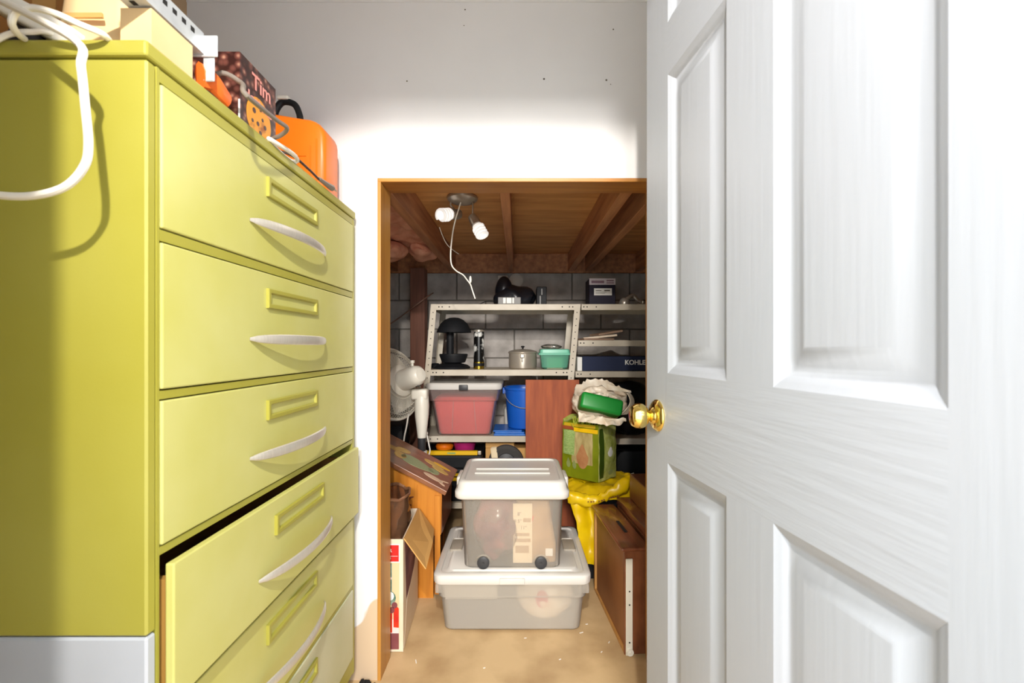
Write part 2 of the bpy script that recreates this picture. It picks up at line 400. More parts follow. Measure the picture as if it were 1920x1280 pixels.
# ------------------------------------------------------------------ white panel door, standing open on the right
DL = (.294, 1.033, 0); DA = math.atan2(-.9934, .1152)
dr = struct('door_1', DL, DA)
T = [0, .107, .316, .426, .648, .755]; Z = [.012, .25, .914, 1.096, 1.704, 1.81, 1.93, 2.032]
def dquad(mb, t0, t1, z0, z1):
    vs = [mb.bm.verts.new(p) for p in ((t0, 0, z0), (t1, 0, z0), (t1, 0, z1), (t0, 0, z1))]; mb.face(vs)
sv = MB()
for zi in range(7):
    for ti in range(5):
        if ti in (1, 3) and zi in (1, 3, 5): continue
        sv.m = 1 if (zi in (0, 2, 4, 6) and 0 < ti < 4) else 0
        dquad(sv, T[ti], T[ti + 1], Z[zi], Z[zi + 1])
sv.m = 0
sv.loft([[V((0, .0, Z[0])), V((0, 0, Z[-1])), V((T[-1], 0, Z[-1])), V((T[-1], 0, Z[0]))], [V((0, .035, Z[0])), V((0, .035, Z[-1])), V((T[-1], .035, Z[-1])), V((T[-1], .035, Z[0]))]], False, True)
bmesh.ops.remove_doubles(sv.bm, verts=sv.bm.verts[:], dist=1e-5)
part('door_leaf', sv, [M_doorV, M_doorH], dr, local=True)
for zi in (1, 3, 5):
    for ti in (1, 3):
        pb = MB(); lps = []
        for ins, dep in ((0, 0), (.003, .0015), (.008, .0035), (.012, .0055), (.016, .0085), (.021, .0105), (.024, .0110), (.030, .0108), (.048, .0035), (.052, .0022), (.055, .0020)):
            lps.append([V((T[ti] + ins, dep, Z[zi] + ins)), V((T[ti + 1] - ins, dep, Z[zi] + ins)), V((T[ti + 1] - ins, dep, Z[zi + 1] - ins)), V((T[ti] + ins, dep, Z[zi + 1] - ins))])
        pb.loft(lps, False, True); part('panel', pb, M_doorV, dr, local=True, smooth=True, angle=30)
KM = axisM((.058, 0, 1.003), (0, -1, 0))
kb = part('door_knob', MB().lathe([(.0001, .060), (.014, .0595), (.021, .057), (.0255, .050), (.027, .042), (.0255, .034), (.021, .0275), (.014, .0235), (.0105, .019), (.010, .012)], KM, 40), M_brass, dr, True, True, 'polished brass ball knob')
part('rosette', MB().lathe([(.034, 0), (.0345, .002), (.033, .005), (.029, .008), (.026, .0105), (.019, .012), (.016, .0165), (.0145, .018), (.0105, .019)], KM, 40), M_brass, kb, True, True)
part('latch_plate', MB().box((-.002, .006, .975), (.001, .029, 1.032), .001, 1), M_brass, dr, local=True)
kb2 = part('door_knob', MB().lathe([(.0001, .060), (.014, .0595), (.021, .057), (.0255, .050), (.027, .042), (.0255, .034), (.021, .0275), (.0105, .019), (.034, .004), (.034, 0)], axisM((.058, .035, 1.003), (0, 1, 0)), 28), M_brass, dr, True, True)

# ------------------------------------------------------------------ lime green cabinet of six drawers
CX, CY0, CY1, CT = -.5468, .671, 1.53, 1.602
cb = thing('drawer_cabinet', 'tall lime green metal cabinet of six wide drawers on the left', 'cabinet', (-.83, 1.10, 0))
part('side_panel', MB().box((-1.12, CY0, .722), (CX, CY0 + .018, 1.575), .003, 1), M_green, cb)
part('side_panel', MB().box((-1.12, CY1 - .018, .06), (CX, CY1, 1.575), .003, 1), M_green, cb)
part('lower_side_panel', MB().box((-1.12, CY0, .06), (CX, CY0 + .018, .720), .003, 1), M_whiteenamel, cb, label='white lower panel of the cabinet side')
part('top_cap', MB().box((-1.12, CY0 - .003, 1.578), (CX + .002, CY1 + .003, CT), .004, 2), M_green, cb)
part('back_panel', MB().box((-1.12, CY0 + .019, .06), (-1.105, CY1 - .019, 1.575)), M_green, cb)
DZ = [(1.332, 1.552), (1.085, 1.310), (.846, 1.067), (.602, .818), (.362, .580), (.122, .346)]
for a, b in ((CY0 + .019, CY0 + .024), (CY1 - .024, CY1 - .019)): part('stile', MB().box((CX - .03, a, .065), (CX, b, 1.575)), M_green, cb)
zz = [1.576] + [v for d in DZ for v in (d[1], d[0])] + [.065]
for i in range(0, len(zz), 2):
    hi, lo = zz[i], zz[i + 1]
    if i == 6: lo = .829      # the open drawer has sunk: a black gap shows over it
    part('rail', MB().box((CX - .03, CY0 + .0245, lo + .0025), (CX, CY1 - .0245, hi - .0025)), M_green, cb)
part('plinth', MB().box((-1.10, CY0 + .03, 0), (CX - .03, CY1 - .03, .06)), M_black, cb)
for i, (z0, z1) in enumerate(DZ):
    out = .021 if i == 3 else .003
    y0, y1 = CY0 + .026, CY1 - .022
    fm = M_pale if i == 5 else M_greenF
    d = part('drawer', MB().box((CX - .014 + out, y0, z0), (CX + out, y1, z1), .0025, 2), fm, cb, label='pale drawer front' if i == 5 else None)
    if i == 3:
        for a in (y0 + .012, y1 - .024): part('drawer_side', MB().box((CX - .50 + out, a, z0 + .012), (CX - .0145 + out, a + .012, z1 - .03)), M_rawwood, d)
        part('drawer_bottom', MB().box((CX - .50 + out, y0 + .0245, z0 + .012), (CX - .0145 + out, y1 - .0245, z0 + .02)), M_rawwood, d)
    xf = CX + out; yc = 1.10
    zt = z1 - .033; zb = zt - .043; ya, yb = .985, 1.228
    def rc(x, ins): return [V((x, ya + ins, zb + ins)), V((x, yb - ins, zb + ins)), V((x, yb - ins, zt - ins)), V((x, ya + ins, zt - ins))]
    lh = MB().loft([rc(xf + .0002, 0), rc(xf + .006, 0), rc(xf + .007, .0015), rc(xf + .007, .0085), rc(xf + .006, .010), rc(xf + .0002, .011)], False, False)
    part('label_holder', lh, M_green, d)
    hz = zb - .068
    hp = [V((xf + .002 + .036 * (1 - s * s) ** .8, yc + .178 * s, hz)) for s in [k / 12 for k in range(-12, 13)]]
    part('handle', MB().tube(hp, lambda u: .003 + .0085 * (1 - (2 * u - 1) ** 4) ** .6, 10, False, .42), M_alu, d, True, label='brushed metal bow handle')

# things on top of the cabinet
ct = CT
# power strip and cords
cord = tag(part('extension_cable', MB().tube([V((-.735, .635, 1.64)), W(140, 75, .60), W(152, 125, .595), W(160, 200, .592), W(166, 270, .592), W(158, 312, .592), W(122, 350, .592), W(60, 367, .592), W(-10, 365, .592), W(-70, 350, .60), W(-140, 250, .63), V((-.95, .66, 1.63)), V((-.98, .76, ct + .012))], .0050, 10), M_cord, None, True), 'thick white cable hanging in a loop over the cabinet side', 'cable')
tag(part('coiled_cable', MB().tube([V((-.62, .70, ct + .007)), W(195, 66, .66), W(150, 46, .64), W(105, 26, .63), W(62, 15, .63), W(32, 22, .63), W(22, 42, .63), W(32, 62, .645), W(45, 72, .665)], .0045, 10), M_cord, None, True), 'thin white cord curling in a small loop beside the power strip', 'cable')
tag(part('flat_cable', MB().tube([W(-30, 88, .66), W(-5, 74, .66), W(22, 63, .665), W(60, 60, .67), W(100, 65, .68), V((-.68, .74, ct + .006))], .004, 8), M_cord, None, True), 'white cord lying along the cabinet edge at far left', 'cable')
ps = thing('power_strip', 'white power strip propped on the near corner of the cabinet', 'power strip', (-.72, .70, ct))
pm_ = frame(V((-.735, .70, 1.647)), V((.80, .1, -.42)).normalized(), V((-.1, 1, .05)).normalized(), V((.42, 0, .8)).normalized())
part('housing', MB().box((-.07, -.028, -.016), (.07, .028, .016), .006, 3, pm_), M_offwhite, ps, True)
part('plug', MB().box((-.020, -.016, -.052), (.024, .016, -.017), .005, 2, pm_), M_darkgrey, ps, True)
kb_ = thing('cardboard_box', 'brown cardboard box at the back of the cabinet top', 'box', (-.80, .84, ct))
part('box_body', MB().box((-.965, .78, ct), (-.655, .915, ct + .19), .003, 1), M_kraft3, kb_)
part('tape', MB().box((-.83, .7785, ct + .02), (-.79, .7797, ct + .188)), M_kraft, kb_)
pbag = thing('paper_bag', 'pale tan paper bag standing at the near corner of the cabinet', 'bag', (-.62, .74, ct))
def bagfn(u, v):
    pass
lps = []
for k in range(9):
    h = k / 8; lp = rrect(-.665, .735, .108 - .012 * h, .075 - .05 * h, .012, ct + .165 * h, 4)
    lps.append([p + V((.006 * noise.noise(p * 24), .006 * noise.noise(p * 24 + V((5, 0, 0))), 0)) * (1 if k else 0) for p in lp])
pb_ = part('bag_body', MB().loft(lps), M_kraft2, pbag, True, angle=50)
part('fold', MB().prism([(-.030, .02), (.032, .02), (.030, .028), (-.030, .028)], .003, frame(V((-.665, .694, ct + .03)), V((1, 0, 0)), V((0, .15, 1)), V((0, -1, .15)))), M_kraft, pb_)
tray = thing('cardboard_tray', 'low kraft cardboard tray along the front edge of the cabinet', 'tray', (-.575, .745, ct))
def rloop(x0, y0, x1, y1, z): return [V((x0, y0, z)), V((x1, y0, z)), V((x1, y1, z)), V((x0, y1, z))]
part('tray_body', MB().loft([rloop(-.60, .688, -.553, .775, ct), rloop(-.60, .688, -.553, .775, ct + .060), rloop(-.597, .691, -.556, .772, ct + .060), rloop(-.597, .691, -.556, .772, ct + .006)]), M_kraft2, tray)
ot = thing('orange_tool', 'bright orange plastic tool grip beneath the steel angle', 'tool', (-.56, .83, ct))
part('grip', MB().tube([V((-.562, .806, ct + .028)), V((-.556, .826, ct + .030)), V((-.552, .845, ct + .022)), V((-.552, .868, ct + .016))], lambda u: .024 - .010 * u, 10, True, .5), M_orange2, ot, True)
part('blade', MB().box((-.557, .812, ct), (-.553, .860, ct + .006)), M_darkgrey, ot)
# perforated steel angle
ang = thing('steel_angle', 'galvanised perforated steel angle lying across the cabinet top', 'bracket', (-.57, .75, ct + .062))
zA = ct + .0625; n = 9
def Lp(y): return [V((-.59, y, zA)), V((-.551, y, zA)), V((-.551, y, zA + .036)), V((-.5532, y, zA + .036)), V((-.5532, y, zA + .0022)), V((-.59, y, zA + .0022))]
part('angle_bar', MB().loft([Lp(.60), Lp(.800)]), M_galv, ang)
hm = MB()
for k in range(n):
    y = .606 + .0202 * k
    hm.box((-.5510, y, zA + .020), (-.5505, y + .009, zA + .028)); hm.box((-.578, y + .01, zA - .0006), (-.570, y + .019, zA - .0001))
part('slots', hm, M_hole, ang, stuff=True)
part('end_bracket', MB().box((-.580, .8005, zA - .004), (-.528, .804, zA + .034), .002, 2), M_galv, ang)
part('end_tab', MB().box((-.556, .8045, zA - .045), (-.536, .808, zA + .012), .002, 2), M_galv, ang)
# grey cord looping out over the edge
tag(part('grey_cable', MB().tube([V((-.60, .86, ct + .006)), V((-.555, .845, ct + .055)), V((-.515, .85, ct + .040)), W(458, 174, .80), W(492, 204, .86), W(520, 226, .93), W(537, 238, .98), W(536, 246, 1.0), W(524, 255, 1.015), W(510, 262, 1.03), V((-.60, 1.08, ct + .006))], .0045, 10), M_greycord, None, True), 'grey cable looping out over the cabinet edge beside the brown box', 'cable')
# brown printed box
BX = -.562
cbx = thing('cookie_box', 'dark brown carton printed with coffee beans and a cookie', 'box', (BX - .08, .99, ct))
part('front_face', MB().box((BX - .17, .922, ct), (BX, .924, ct + .146)), M_beans, cbx)
part('carton', MB().box((BX - .17, .9242, ct), (BX - .0012, 1.058, ct + .146)), M_brownprint, cbx)
part('side_face', MB().box((BX - .001, .9242, ct), (BX, 1.058, ct + .146)), M_beans, cbx)
part('corner_stripe', MB().box((BX - .003, .9212, ct), (BX + .0006, .9218, ct + .05)), M_white, cbx)
ck = MB().prism([(.046 * math.cos(a * math.pi / 14), .046 * math.sin(a * math.pi / 14)) for a in range(28)], .0008, frame(V((BX + .0002, .990, ct + .040)), V((0, 1, 0)), V((0, 0, 1)), V((1, 0, 0))))
part('cookie_print', ck, M_cookie, cbx)
for a, b, r in ((-.02, .012, .006), (.004, .024, .004), (.012, .006, .004), (-.006, -.010, .005), (.022, -.006, .005), (-.026, -.012, .004), (.004, -.026, .005)):
    part('chip_print', MB().prism([(a + r * math.cos(q * math.pi / 4), b + r * math.sin(q * math.pi / 4)) for q in range(8)], .0006, frame(V((BX + .0010, .990, ct + .040)), V((0, 1, 0)), V((0, 0, 1)), V((1, 0, 0)))), M_brownprint, cbx)
for body, y, z, s in (('Tim', .962, ct + .098, .046), ('Hortons', .932, ct + .064, .031)):
    text_mesh('lettering', body, s, M_pinkprint, cbx, frame(V((BX + .0014, y, z)), V((0, 1, 0)), V((0, 0, 1)), V((1, 0, 0))), bold=.0006)
# orange case
oc = thing('orange_case', 'orange plastic carrying case with black handle at the wall end', 'case', (-.66, 1.44, ct))
Mo = frame(V((-.588, 1.392, ct)), V((-1, 0, 0)), V((0, 0, 1)), V((0, 1, 0)))
def corner_outline(ins):
    r = .07; a = ins; b = .20 - ins; t = .272 - ins; pts = [(a, ins if ins else 0), (b, ins if ins else 0), (b, t)]
    rr = r - ins
    # rounded corner at low local x (the right side as seen) and flat falling top
    pts = [(a, .0 + ins), (b, .0 + ins), (b, t)]
    for k in range(7):
        q = math.radians(90 + 90 * k / 6); pts.append((.07 + rr * math.cos(q), .19 + .0 + rr * .86 * math.sin(q)))
    return pts
o1 = corner_outline(0)
lp = [[Mo @ V((x, y, z)) for x, y in corner_outline(i)] for i, z in ((.014, 0), (.005, .004), (0, .014), (0, .096), (.005, .106), (.014, .11))]
sh = part('shell', MB().loft(lp), M_orange, oc, True, angle=45)
for x0, x1, z0, z1 in ((-.616, -.611, .03, .185), (-.634, -.631, .01, .165), (-.69, -.645, .13, .132)):
    part('groove', MB().box((x0, 1.3895, ct + z0), (x1, 1.3925, ct + z1), .001, 1), M_orange, oc)
part('carry_handle', MB().tube([V((-.768, 1.44, ct + .262)), V((-.764, 1.44, ct + .295)), V((-.742, 1.44, ct + .322)), V((-.706, 1.44, ct + .315)), V((-.69, 1.44, ct + .285)), V((-.686, 1.44, ct + .258))], .010, 10), M_blk, oc, True)
part('latch', MB().box((-.755, 1.425, ct + .325), (-.72, 1.45, ct + .337), .004, 2), M_offwhite, oc)
tag(part('white_ring', MB().tube([V((-.547 + .012 * math.cos(a * .3307), 1.065 + .062 * math.sin(a * .3307), ct + .0062 + .003 * math.sin(a * .66))) for a in range(20)], .0050, 8, False), M_cord, None, True), 'narrow white loop lying on the edge before the orange case', 'loop')
dcord = thing('plug_cable', 'dark brown cord ending in a plug at the far cabinet edge', 'cable', (-.55, 1.2, ct))
part('cable', MB().tube([V((-.60, 1.08, ct + .020)), V((-.553, 1.11, ct + .016)), V((-.543, 1.18, ct + .010)), V((-.543, 1.245, ct + .006))], .0032, 8), M_darkcord, dcord, True)
part('plug', MB().tube([V((-.543, 1.245, ct + .008)), V((-.541, 1.29, ct + .009)), V((-.539, 1.325, ct + .010))], lambda u: .005 + .004 * u, 8, False), M_greycord, dcord, True)
for x0, z0 in ((-.545, .011), (-.536, .006)): part('prong', MB().box((x0, 1.326, ct + z0), (x0 + .0015, 1.347, ct + z0 + .005)), M_chrome, dcord)

# ------------------------------------------------------------------ steel shelving
LEAN = .09
def rack(name, label, xl, xr, zs, y0=2.78, y1=3.155, top=1.411, shared=False):
    r = thing(name, label, 'shelf', ((xl + xr) / 2, (y0 + y1) / 2, 0))
    def sx(z): return (z - top) * LEAN
    for x, s in ((xl, 1), (xr, -1)):
        if shared and s == 1: continue      # its left end is bolted to the neighbour's uprights
        for y, q in ((y0, 1), (y1, -1)):
            def L_(z): return [V((x + sx(z) + s * a, y + q * b, z)) for a, b in ((0, 0), (.036, 0), (.036, .002), (.002, .002), (.002, .032), (0, .032))]
            up = part('upright', MB().loft([L_(0), L_(top)]), M_steel, r)
            if q == 1:
                h = MB()
                for k in range(34):
                    z = .04 + k * .04; c = x + sx(z) + s * .018
                    h.lathe([(.0001, 0), (.0034, 0), (.0034, .0005), (.0001, .0005)], axisM((c, y, z), (0, -1, 0)), 8)
                part('holes', h, M_hole, up, stuff=True)
    for z in zs:
        a, b = xl + sx(z) + .0025, xr + sx(z) - .0025
        def q(i, zz): return rloop(a + i, y0 + .0022 + i, b - i, y1 - .0022 - i, zz)
        sfp = part('shelf_board', MB().loft([q(.0012, z - .002), q(.0012, z - .036), q(0, z - .036), q(0, z - .001), q(.001, z)]), M_steel, r)
        h = MB()
        for c in ((a + .014, a + .034, a + .09, b - .046, b - .09) if shared else (a + .046, a + .066, a + .11, b - .046, b - .066, b - .11)):
            h.lathe([(.0001, 0), (.0042, 0), (.0042, .0005), (.0001, .0005)], axisM((c, y0 + .0021, z - .017), (0, -1, 0)), 8)
        part('holes', h, M_hole, sfp, stuff=True)
    return r
rack('metal_shelving', 'leaning cream metal shelving unit straight ahead against the block wall', -.528, .387, (1.411, 1.010, .604, .198))
rack('metal_shelving', 'second metal shelving unit at right, partly hidden by the door', .390, 1.30, (1.411, 1.19, 1.000, .590, .198), shared=True)

# top shelf
S1 = 1.4115
bb = thing('black_bag', 'crumpled black bag with folded flap on the top shelf', 'bag', (-.04, 2.98, S1))
part('bag_body', MB().blob((-.018, 2.96, S1 + .050), (.132, .085, .085), .16, 10, 4, 2, S1, True), M_blkbag, bb, True, angle=60)
part('bag_flap', MB().blob((-.085, 2.95, S1 + .09), (.062, .05, .105), .15, 10, 4, 5, S1), M_blkbag, bb, True, angle=60)
wd = thing('grey_device', 'small grey plastic device with white buttons before the black bag', 'device', (-.065, 2.83, S1))
part('casing', MB().box((-.12, 2.805, S1), (.022, 2.855, S1 + .045), .004, 2), mat('mid grey plastic', (120, 118, 116), .5), wd)
for x0, x1 in ((-.088, -.071), (-.066, -.036), (-.031, -.020)):
    part('button', MB().box((x0, 2.802, S1 + .006), (x1, 2.8055, S1 + .041), .0012, 1), M_white, wd)
bf = thing('black_case', 'narrow black case with shiny strip at the end of the top shelf', 'case', (.155, 2.93, S1))
part('case_body', MB().box((.122, 2.87, S1), (.185, 3.02, S1 + .118), .004, 2), M_blk, bf)
for x0, z0, z1 in ((.140, .002, .06), (.150, .065, .105)): part('trim_strip', MB().box((x0, 2.866, S1 + z0), (x0 + .009, 2.8695, S1 + z1), .001, 1), MATS['mid grey plastic'], bf)
tag(part('thin_cable', MB().tube([V((-.30, 2.86, S1 + .004)), V((-.24, 2.84, S1 + .004)), V((-.20, 2.86, S1 + .022)), V((-.15, 2.88, S1 + .024)), V((-.135, 2.9, S1 + .015))], .0025, 6), M_blk, None, True), 'thin black cord on the top shelf left of the black bag', 'cable')
jb = thing('junction_box', 'white junction box with round cover on the block wall', 'electrical box', (-.06, 3.54, 1.66))
part('back_box', MB().box((-.150, 3.515, 1.635), (-.075, 3.543, 1.70), .004, 2), M_offwhite, jb)
part('round_cover', MB().lathe([(.055, 0), (.055, .016), (.045, .026), (.018, .034), (.0001, .036)], axisM((-.008, 3.543, 1.665), (0, -1, 0)), 24), M_offwhite, jb, True)
pbx = thing('dark_carton', 'dark purple carton with pale top band and white sticker', 'box', (.54, 2.93, S1))
part('carton', MB().box((.452, 2.86, S1), (.616, 3.02, S1 + .168), .002, 1), M_purple, pbx)
part('top_band', MB().box((.452, 2.8585, S1 + .128), (.616, 2.8598, S1 + .168)), M_silver, pbx)
stk = part('sticker', MB().box((.482, 2.8588, S1 + .062), (.594, 2.8598, S1 + .106)), M_white, pbx)
for k, (a, b, z, h) in enumerate(((.492, .528, .090, .004), (.546, .582, .088, .008), (.492, .560, .080, .002), (.492, .550, .072, .002))):
    part('print_line', MB().box((a, 2.8580, S1 + z), (b, 2.8586, S1 + z + h)), M_graytext, stk)
for a, b, z, h in ((.465, .545, .138, .016), (.56, .606, .150, .008), (.56, .606, .137, .006)):
    part('print_line', MB().box((a, 2.8578, S1 + z), (b, 2.8584, S1 + z + h)), mat('mauve print', (130, 100, 116), .5), pbx)
tap = thing('chrome_fittings', 'shiny chrome tap fittings beside the dark purple carton', 'fittings', (.74, 2.93, S1))
part('body', MB().lathe([(.030, 0), (.034, .01), (.032, .03), (.020, .045), (.012, .05), (.0001, .052)], Matrix.Translation((.682, 2.90, S1)), 20), M_chrome, tap, True)
part('spout', MB().tube([V((.69, 2.90, S1 + .035)), V((.72, 2.91, S1 + .06)), V((.745, 2.92, S1 + .066)), V((.77, 2.92, S1 + .04)), V((.80, 2.92, S1 + .025))], .013, 10), M_chrome, tap, True)
part('flange', MB().lathe([(.03, 0), (.03, .006), (.012, .012), (.012, .03), (.0001, .032)], Matrix.Translation((.80, 2.90, S1)), 20), M_chrome, tap, True)
# second shelf
S2 = 1.0105
lm = thing('desk_lamp', 'black mushroom desk lamp with domed shade on the second shelf', 'lamp', (-.42, 2.95, S2))
lx = -.425; ly = 2.95
part('shade', MB().lathe([(.0001, .330), (.03, .327), (.06, .314), (.088, .288), (.106, .252), (.112, .232), (.109, .232), (.10, .255), (.06, .305), (.0001, .32)], Matrix.Translation((lx + .015, ly, S2)), 32), M_blk, lm, True)
part('stem', MB().lathe([(.024, .03), (.024, .31)], Matrix.Translation((lx - .012, ly + .01, S2)), 16), M_blk, lm, True)
part('base', MB().lathe([(.118, 0), (.120, .010), (.10, .024), (.06, .034), (.0001, .036)], Matrix.Translation((lx, ly, S2)), 36), M_blk, lm, True)
part('switch_bulge', MB().lathe([(.03, .005), (.035, .02), (.02, .034), (.0001, .036)], Matrix.Translation((lx - .10, ly - .03, S2)), 16), M_blk, lm, True)
part('tray', MB().lathe([(.062, .036), (.075, .04), (.092, .085), (.090, .094), (.086, .09), (.066, .045), (.0001, .042)], Matrix.Translation((lx + .012, ly, S2)), 32), M_blk, lm, True)
tn = thing('photo_tin', 'tall round tin with black and white picture and gold base', 'tin', (-.245, 2.9, S2))
Mt = Matrix.Translation((-.245, 2.90, S2))
part('body', MB().lathe([(.033, .045), (.033, .235)], Mt, 28), M_photo, tn, True)
part('base_band', MB().lathe([(.0335, 0), (.034, .004), (.034, .044), (.033, .0448)], Mt, 28), M_gold, tn, True, label='gold base band')
part('label_band', MB().lathe([(.0343, .018), (.0345, .020), (.0345, .034), (.0343, .036)], Mt, 28), M_blk, tn, True)
part('lid', MB().lathe([(.034, .2352), (.0345, .246), (.02, .25), (.0001, .25)], Mt, 28), M_chrome, tn, True)
pt = thing('saucepan', 'dull steel lidded saucepan on the second shelf beside the green container', 'pot', (.03, 2.93, S2))
Mp = Matrix.Translation((.035, 2.93, S2))
part('body', MB().lathe([(.08, 0), (.088, .006), (.091, .03), (.089, .096), (.092, .099), (.086, .099), (.08, .012), (.0001, .01)], Mp, 36), M_chrome, pt, True)
part('lid', MB().lathe([(.094, .0995), (.095, .106), (.088, .112), (.05, .122), (.0001, .126)], Mp, 36), M_chrome, pt, True)
part('lid_knob', MB().lathe([(.006, .126), (.006, .134), (.012, .138), (.012, .144), (.0001, .147)], Mp, 14), M_blk, pt, True)
part('side_bracket', MB().box((.018, 2.826, S2 + .070), (.044, 2.842, S2 + .096), .004, 2).box((.026, 2.832, S2 + .045), (.034, 2.84, S2 + .07), .003, 1), M_nickel, pt)
def bin_shell(cx, cy, wb_, db, wt, dt, z0, z1, r=.03, t=.003, n=5, steps=((0, 0), (1, 0))):
    o = [rrect(cx, cy, wb_ - 2 * .012, db - 2 * .012, r * .7, z0, n), rrect(cx, cy, wb_, db, r, z0 + .010, n)]
    o += [rrect(cx, cy, wb_ + (wt - wb_) * h + g, db + (dt - db) * h + g, r, z0 + .010 + (z1 - z0 - .010) * h, n) for h, g in steps]
    i = [[V((cx + (p.x - cx) * (1 - 2 * t / wb_), cy + (p.y - cy) * (1 - 2 * t / db), p.z)) for p in l] for l in o[::-1]]
    i[-1] = [V((p.x, p.y, z0 + t)) for p in i[-1]]
    return MB().loft(o + i, True, True)
gc = thing('green_container', 'translucent mint green lidded container with cream paper inside', 'container', (.22, 2.92, S2))
part('tub', bin_shell(.235, 2.92, .165, .15, .185, .17, S2, S2 + .088, .02, .002), M_greencont, gc, True)
part('lid', MB().loft([rrect(.235, 2.92, .205, .19, .02, S2 + .0885), rrect(.235, 2.92, .207, .192, .02, S2 + .100), rrect(.235, 2.92, .190, .175, .02, S2 + .102), rrect(.235, 2.92, .184, .17, .02, S2 + .122), rrect(.235, 2.92, .17, .155, .02, S2 + .126)]), M_mint, gc, True)
tag(part('cream_paper', MB().box((.185, 2.850, S2 + .004), (.285, 2.856, S2 + .072)), M_cream), 'cream paper slip standing inside the mint green container', 'paper')
tag(part('clear_wrap', MB().blob((.218, 2.93, S2 + .140), (.055, .05, .015), .3, 30, 3, 3, S2 + .127, True), M_clearfilm, None, True), 'small crumpled clear wrap on the green container lid', 'wrap')
# right rack
mg = []
for k, (x, y, z, w_, d_, rz, tl, mm) in enumerate(((.50, 2.93, 1.191, .20, .15, .2, .0, M_brownpaper), (.53, 2.92, 1.206, .21, .14, -.15, .10, M_boxwhite), (.57, 2.92, 1.232, .17, .13, .3, .16, M_brownpaper))):
    Mq = Matrix.Translation((x, y, z)) @ Matrix.Rotation(rz, 4, 'Z') @ Matrix.Rotation(-tl, 4, 'Y')
    tag(part('magazine', MB().box((-w_ / 2, -d_ / 2, 0), (w_ / 2, d_ / 2, .013), .002, 1, Mq), mm), ['brown booklet lying lowest in the pile on the right shelf', 'pale booklet tilted in the middle of the pile', 'brown booklet tilted on top of the pile'][k], 'booklet', 'booklets on the right shelving')
kx = thing('long_carton', 'long navy carton with white lettering on the right shelving', 'box', (.7, 2.93, 1.0005))
part('carton', MB().box((.404, 2.83, 1.0005), (1.00, 3.05, 1.090), .002, 1), M_navy, kx)
part('end_flap', MB().box((.374, 2.835, 1.0005), (.4035, 3.04, 1.086), .001, 1), M_white, kx)
text_mesh('lettering', 'KOHLER', .040, M_white, kx, frame(V((.668, 2.8292, 1.040)), V((1, 0, 0)), V((0, 0, 1)), V((0, -1, 0))), bold=.0012)
tag(part('black_sack', MB().blob((.72, 2.97, .75), (.19, .15, .16), .14, 8, 4, 9, .5905, True), M_blkbag, None, True), 'dark plastic sack on the right shelving behind the white bag', 'bag')
tag(part('dark_tote', MB().box((.62, 2.84, .1985), (1.02, 3.12, .50), .012, 2), M_blk, None, True), 'dark plastic tote on the lowest shelf at right', 'storage bin')

# third shelf
S3 = .6045
pk = thing('pink_bin', 'frosted storage bin holding coral red cloth with white lid on third shelf', 'storage bin', (-.32, 2.95, S3))
part('tub', bin_shell(-.327, 2.95, .335, .30, .425, .36, S3, S3 + .285, .035, .003, 5, ((.75, 0), (.751, .018), (1, .018))), M_pinkbin, pk, True)
part('lid', MB().loft([rrect(-.327, 2.95, .462, .395, .04, S3 + .286), rrect(-.327, 2.95, .47, .40, .04, S3 + .294), rrect(-.327, 2.95, .47, .40, .04, S3 + .318), rrect(-.327, 2.95, .455, .385, .04, S3 + .326), rrect(-.327, 2.95, .40, .33, .03, S3 + .322)]), M_lidwhite, pk, True)
part('latch', MB().box((-.353, 2.738, S3 + .282), (-.298, 2.749, S3 + .316), .004, 2), M_darkgrey, pk, True)
for s in (-1, 1):
    part('rib', MB().loft([[V((-.327 + s * .075 + q, 2.799, S3 + .01)) for q in (-.002, .002)] + [V((-.327 + s * .075 + q, 2.796, S3 + .01)) for q in (.002, -.002)], [V((-.327 + s * .062 + q, 2.776, S3 + .22)) for q in (-.002, .002)] + [V((-.327 + s * .062 + q, 2.773, S3 + .22)) for q in (.002, -.002)]]), M_pinkbin, pk)
tag(part('coral_cloth', MB().loft([rrect(-.327, 2.95, .30, .26, .03, S3 + .006), rrect(-.327, 2.95, .325, .285, .035, S3 + .03), rrect(-.327, 2.95, .385, .325, .04, S3 + .215), rrect(-.327, 2.95, .35, .29, .05, S3 + .235)]), M_coral, None, True), 'coral red cloth bundle filling the frosted bin', 'cloth')
tp = thing('blue_tarp', 'folded blue tarp on the third shelf under the bucket', 'tarp', (-.05, 2.92, S3))
for x0, y0_, x1, y1_, z0, z1, b in ((-.145, 2.79, .05, 3.06, 0, .010, .004), (-.14, 2.795, .045, 3.05, .0105, .021, .005), (-.150, 2.80, .03, 3.04, .0215, .031, .005)):
    part('tarp_fold', MB().box((x0, y0_, S3 + z0), (x1, y1_, S3 + z1), b, 2), M_tarp, tp)
bk = thing('blue_bucket', 'royal blue plastic bucket with wire bail on the folded tarp', 'bucket', (.045, 2.93, S3 + .032))
Mb = Matrix.Translation((.045, 2.93, S3 + .032))
part('pail', MB().lathe([(.0001, 0), (.100, 0), (.106, .006), (.124, .24), (.130, .243), (.131, .258), (.124, .258), (.118, .24), (.102, .012), (.0001, .01)], Mb, 40), M_blue, bk, True)
part('bail', MB().tube([V((.045 + .129 * math.cos(a), 2.93 - .133 * math.sin(a) , S3 + .268 - .10 * math.sin(a))) for a in [math.pi * k / 14 for k in range(15)]], .0022, 6, False), M_chrome, bk, True)
for s in (-1, 1): part('ear', MB().box((.045 + s * .128 - .012, 2.918, S3 + .245), (.045 + s * .128 + .012, 2.942, S3 + .285), .004, 1), M_blue, bk)
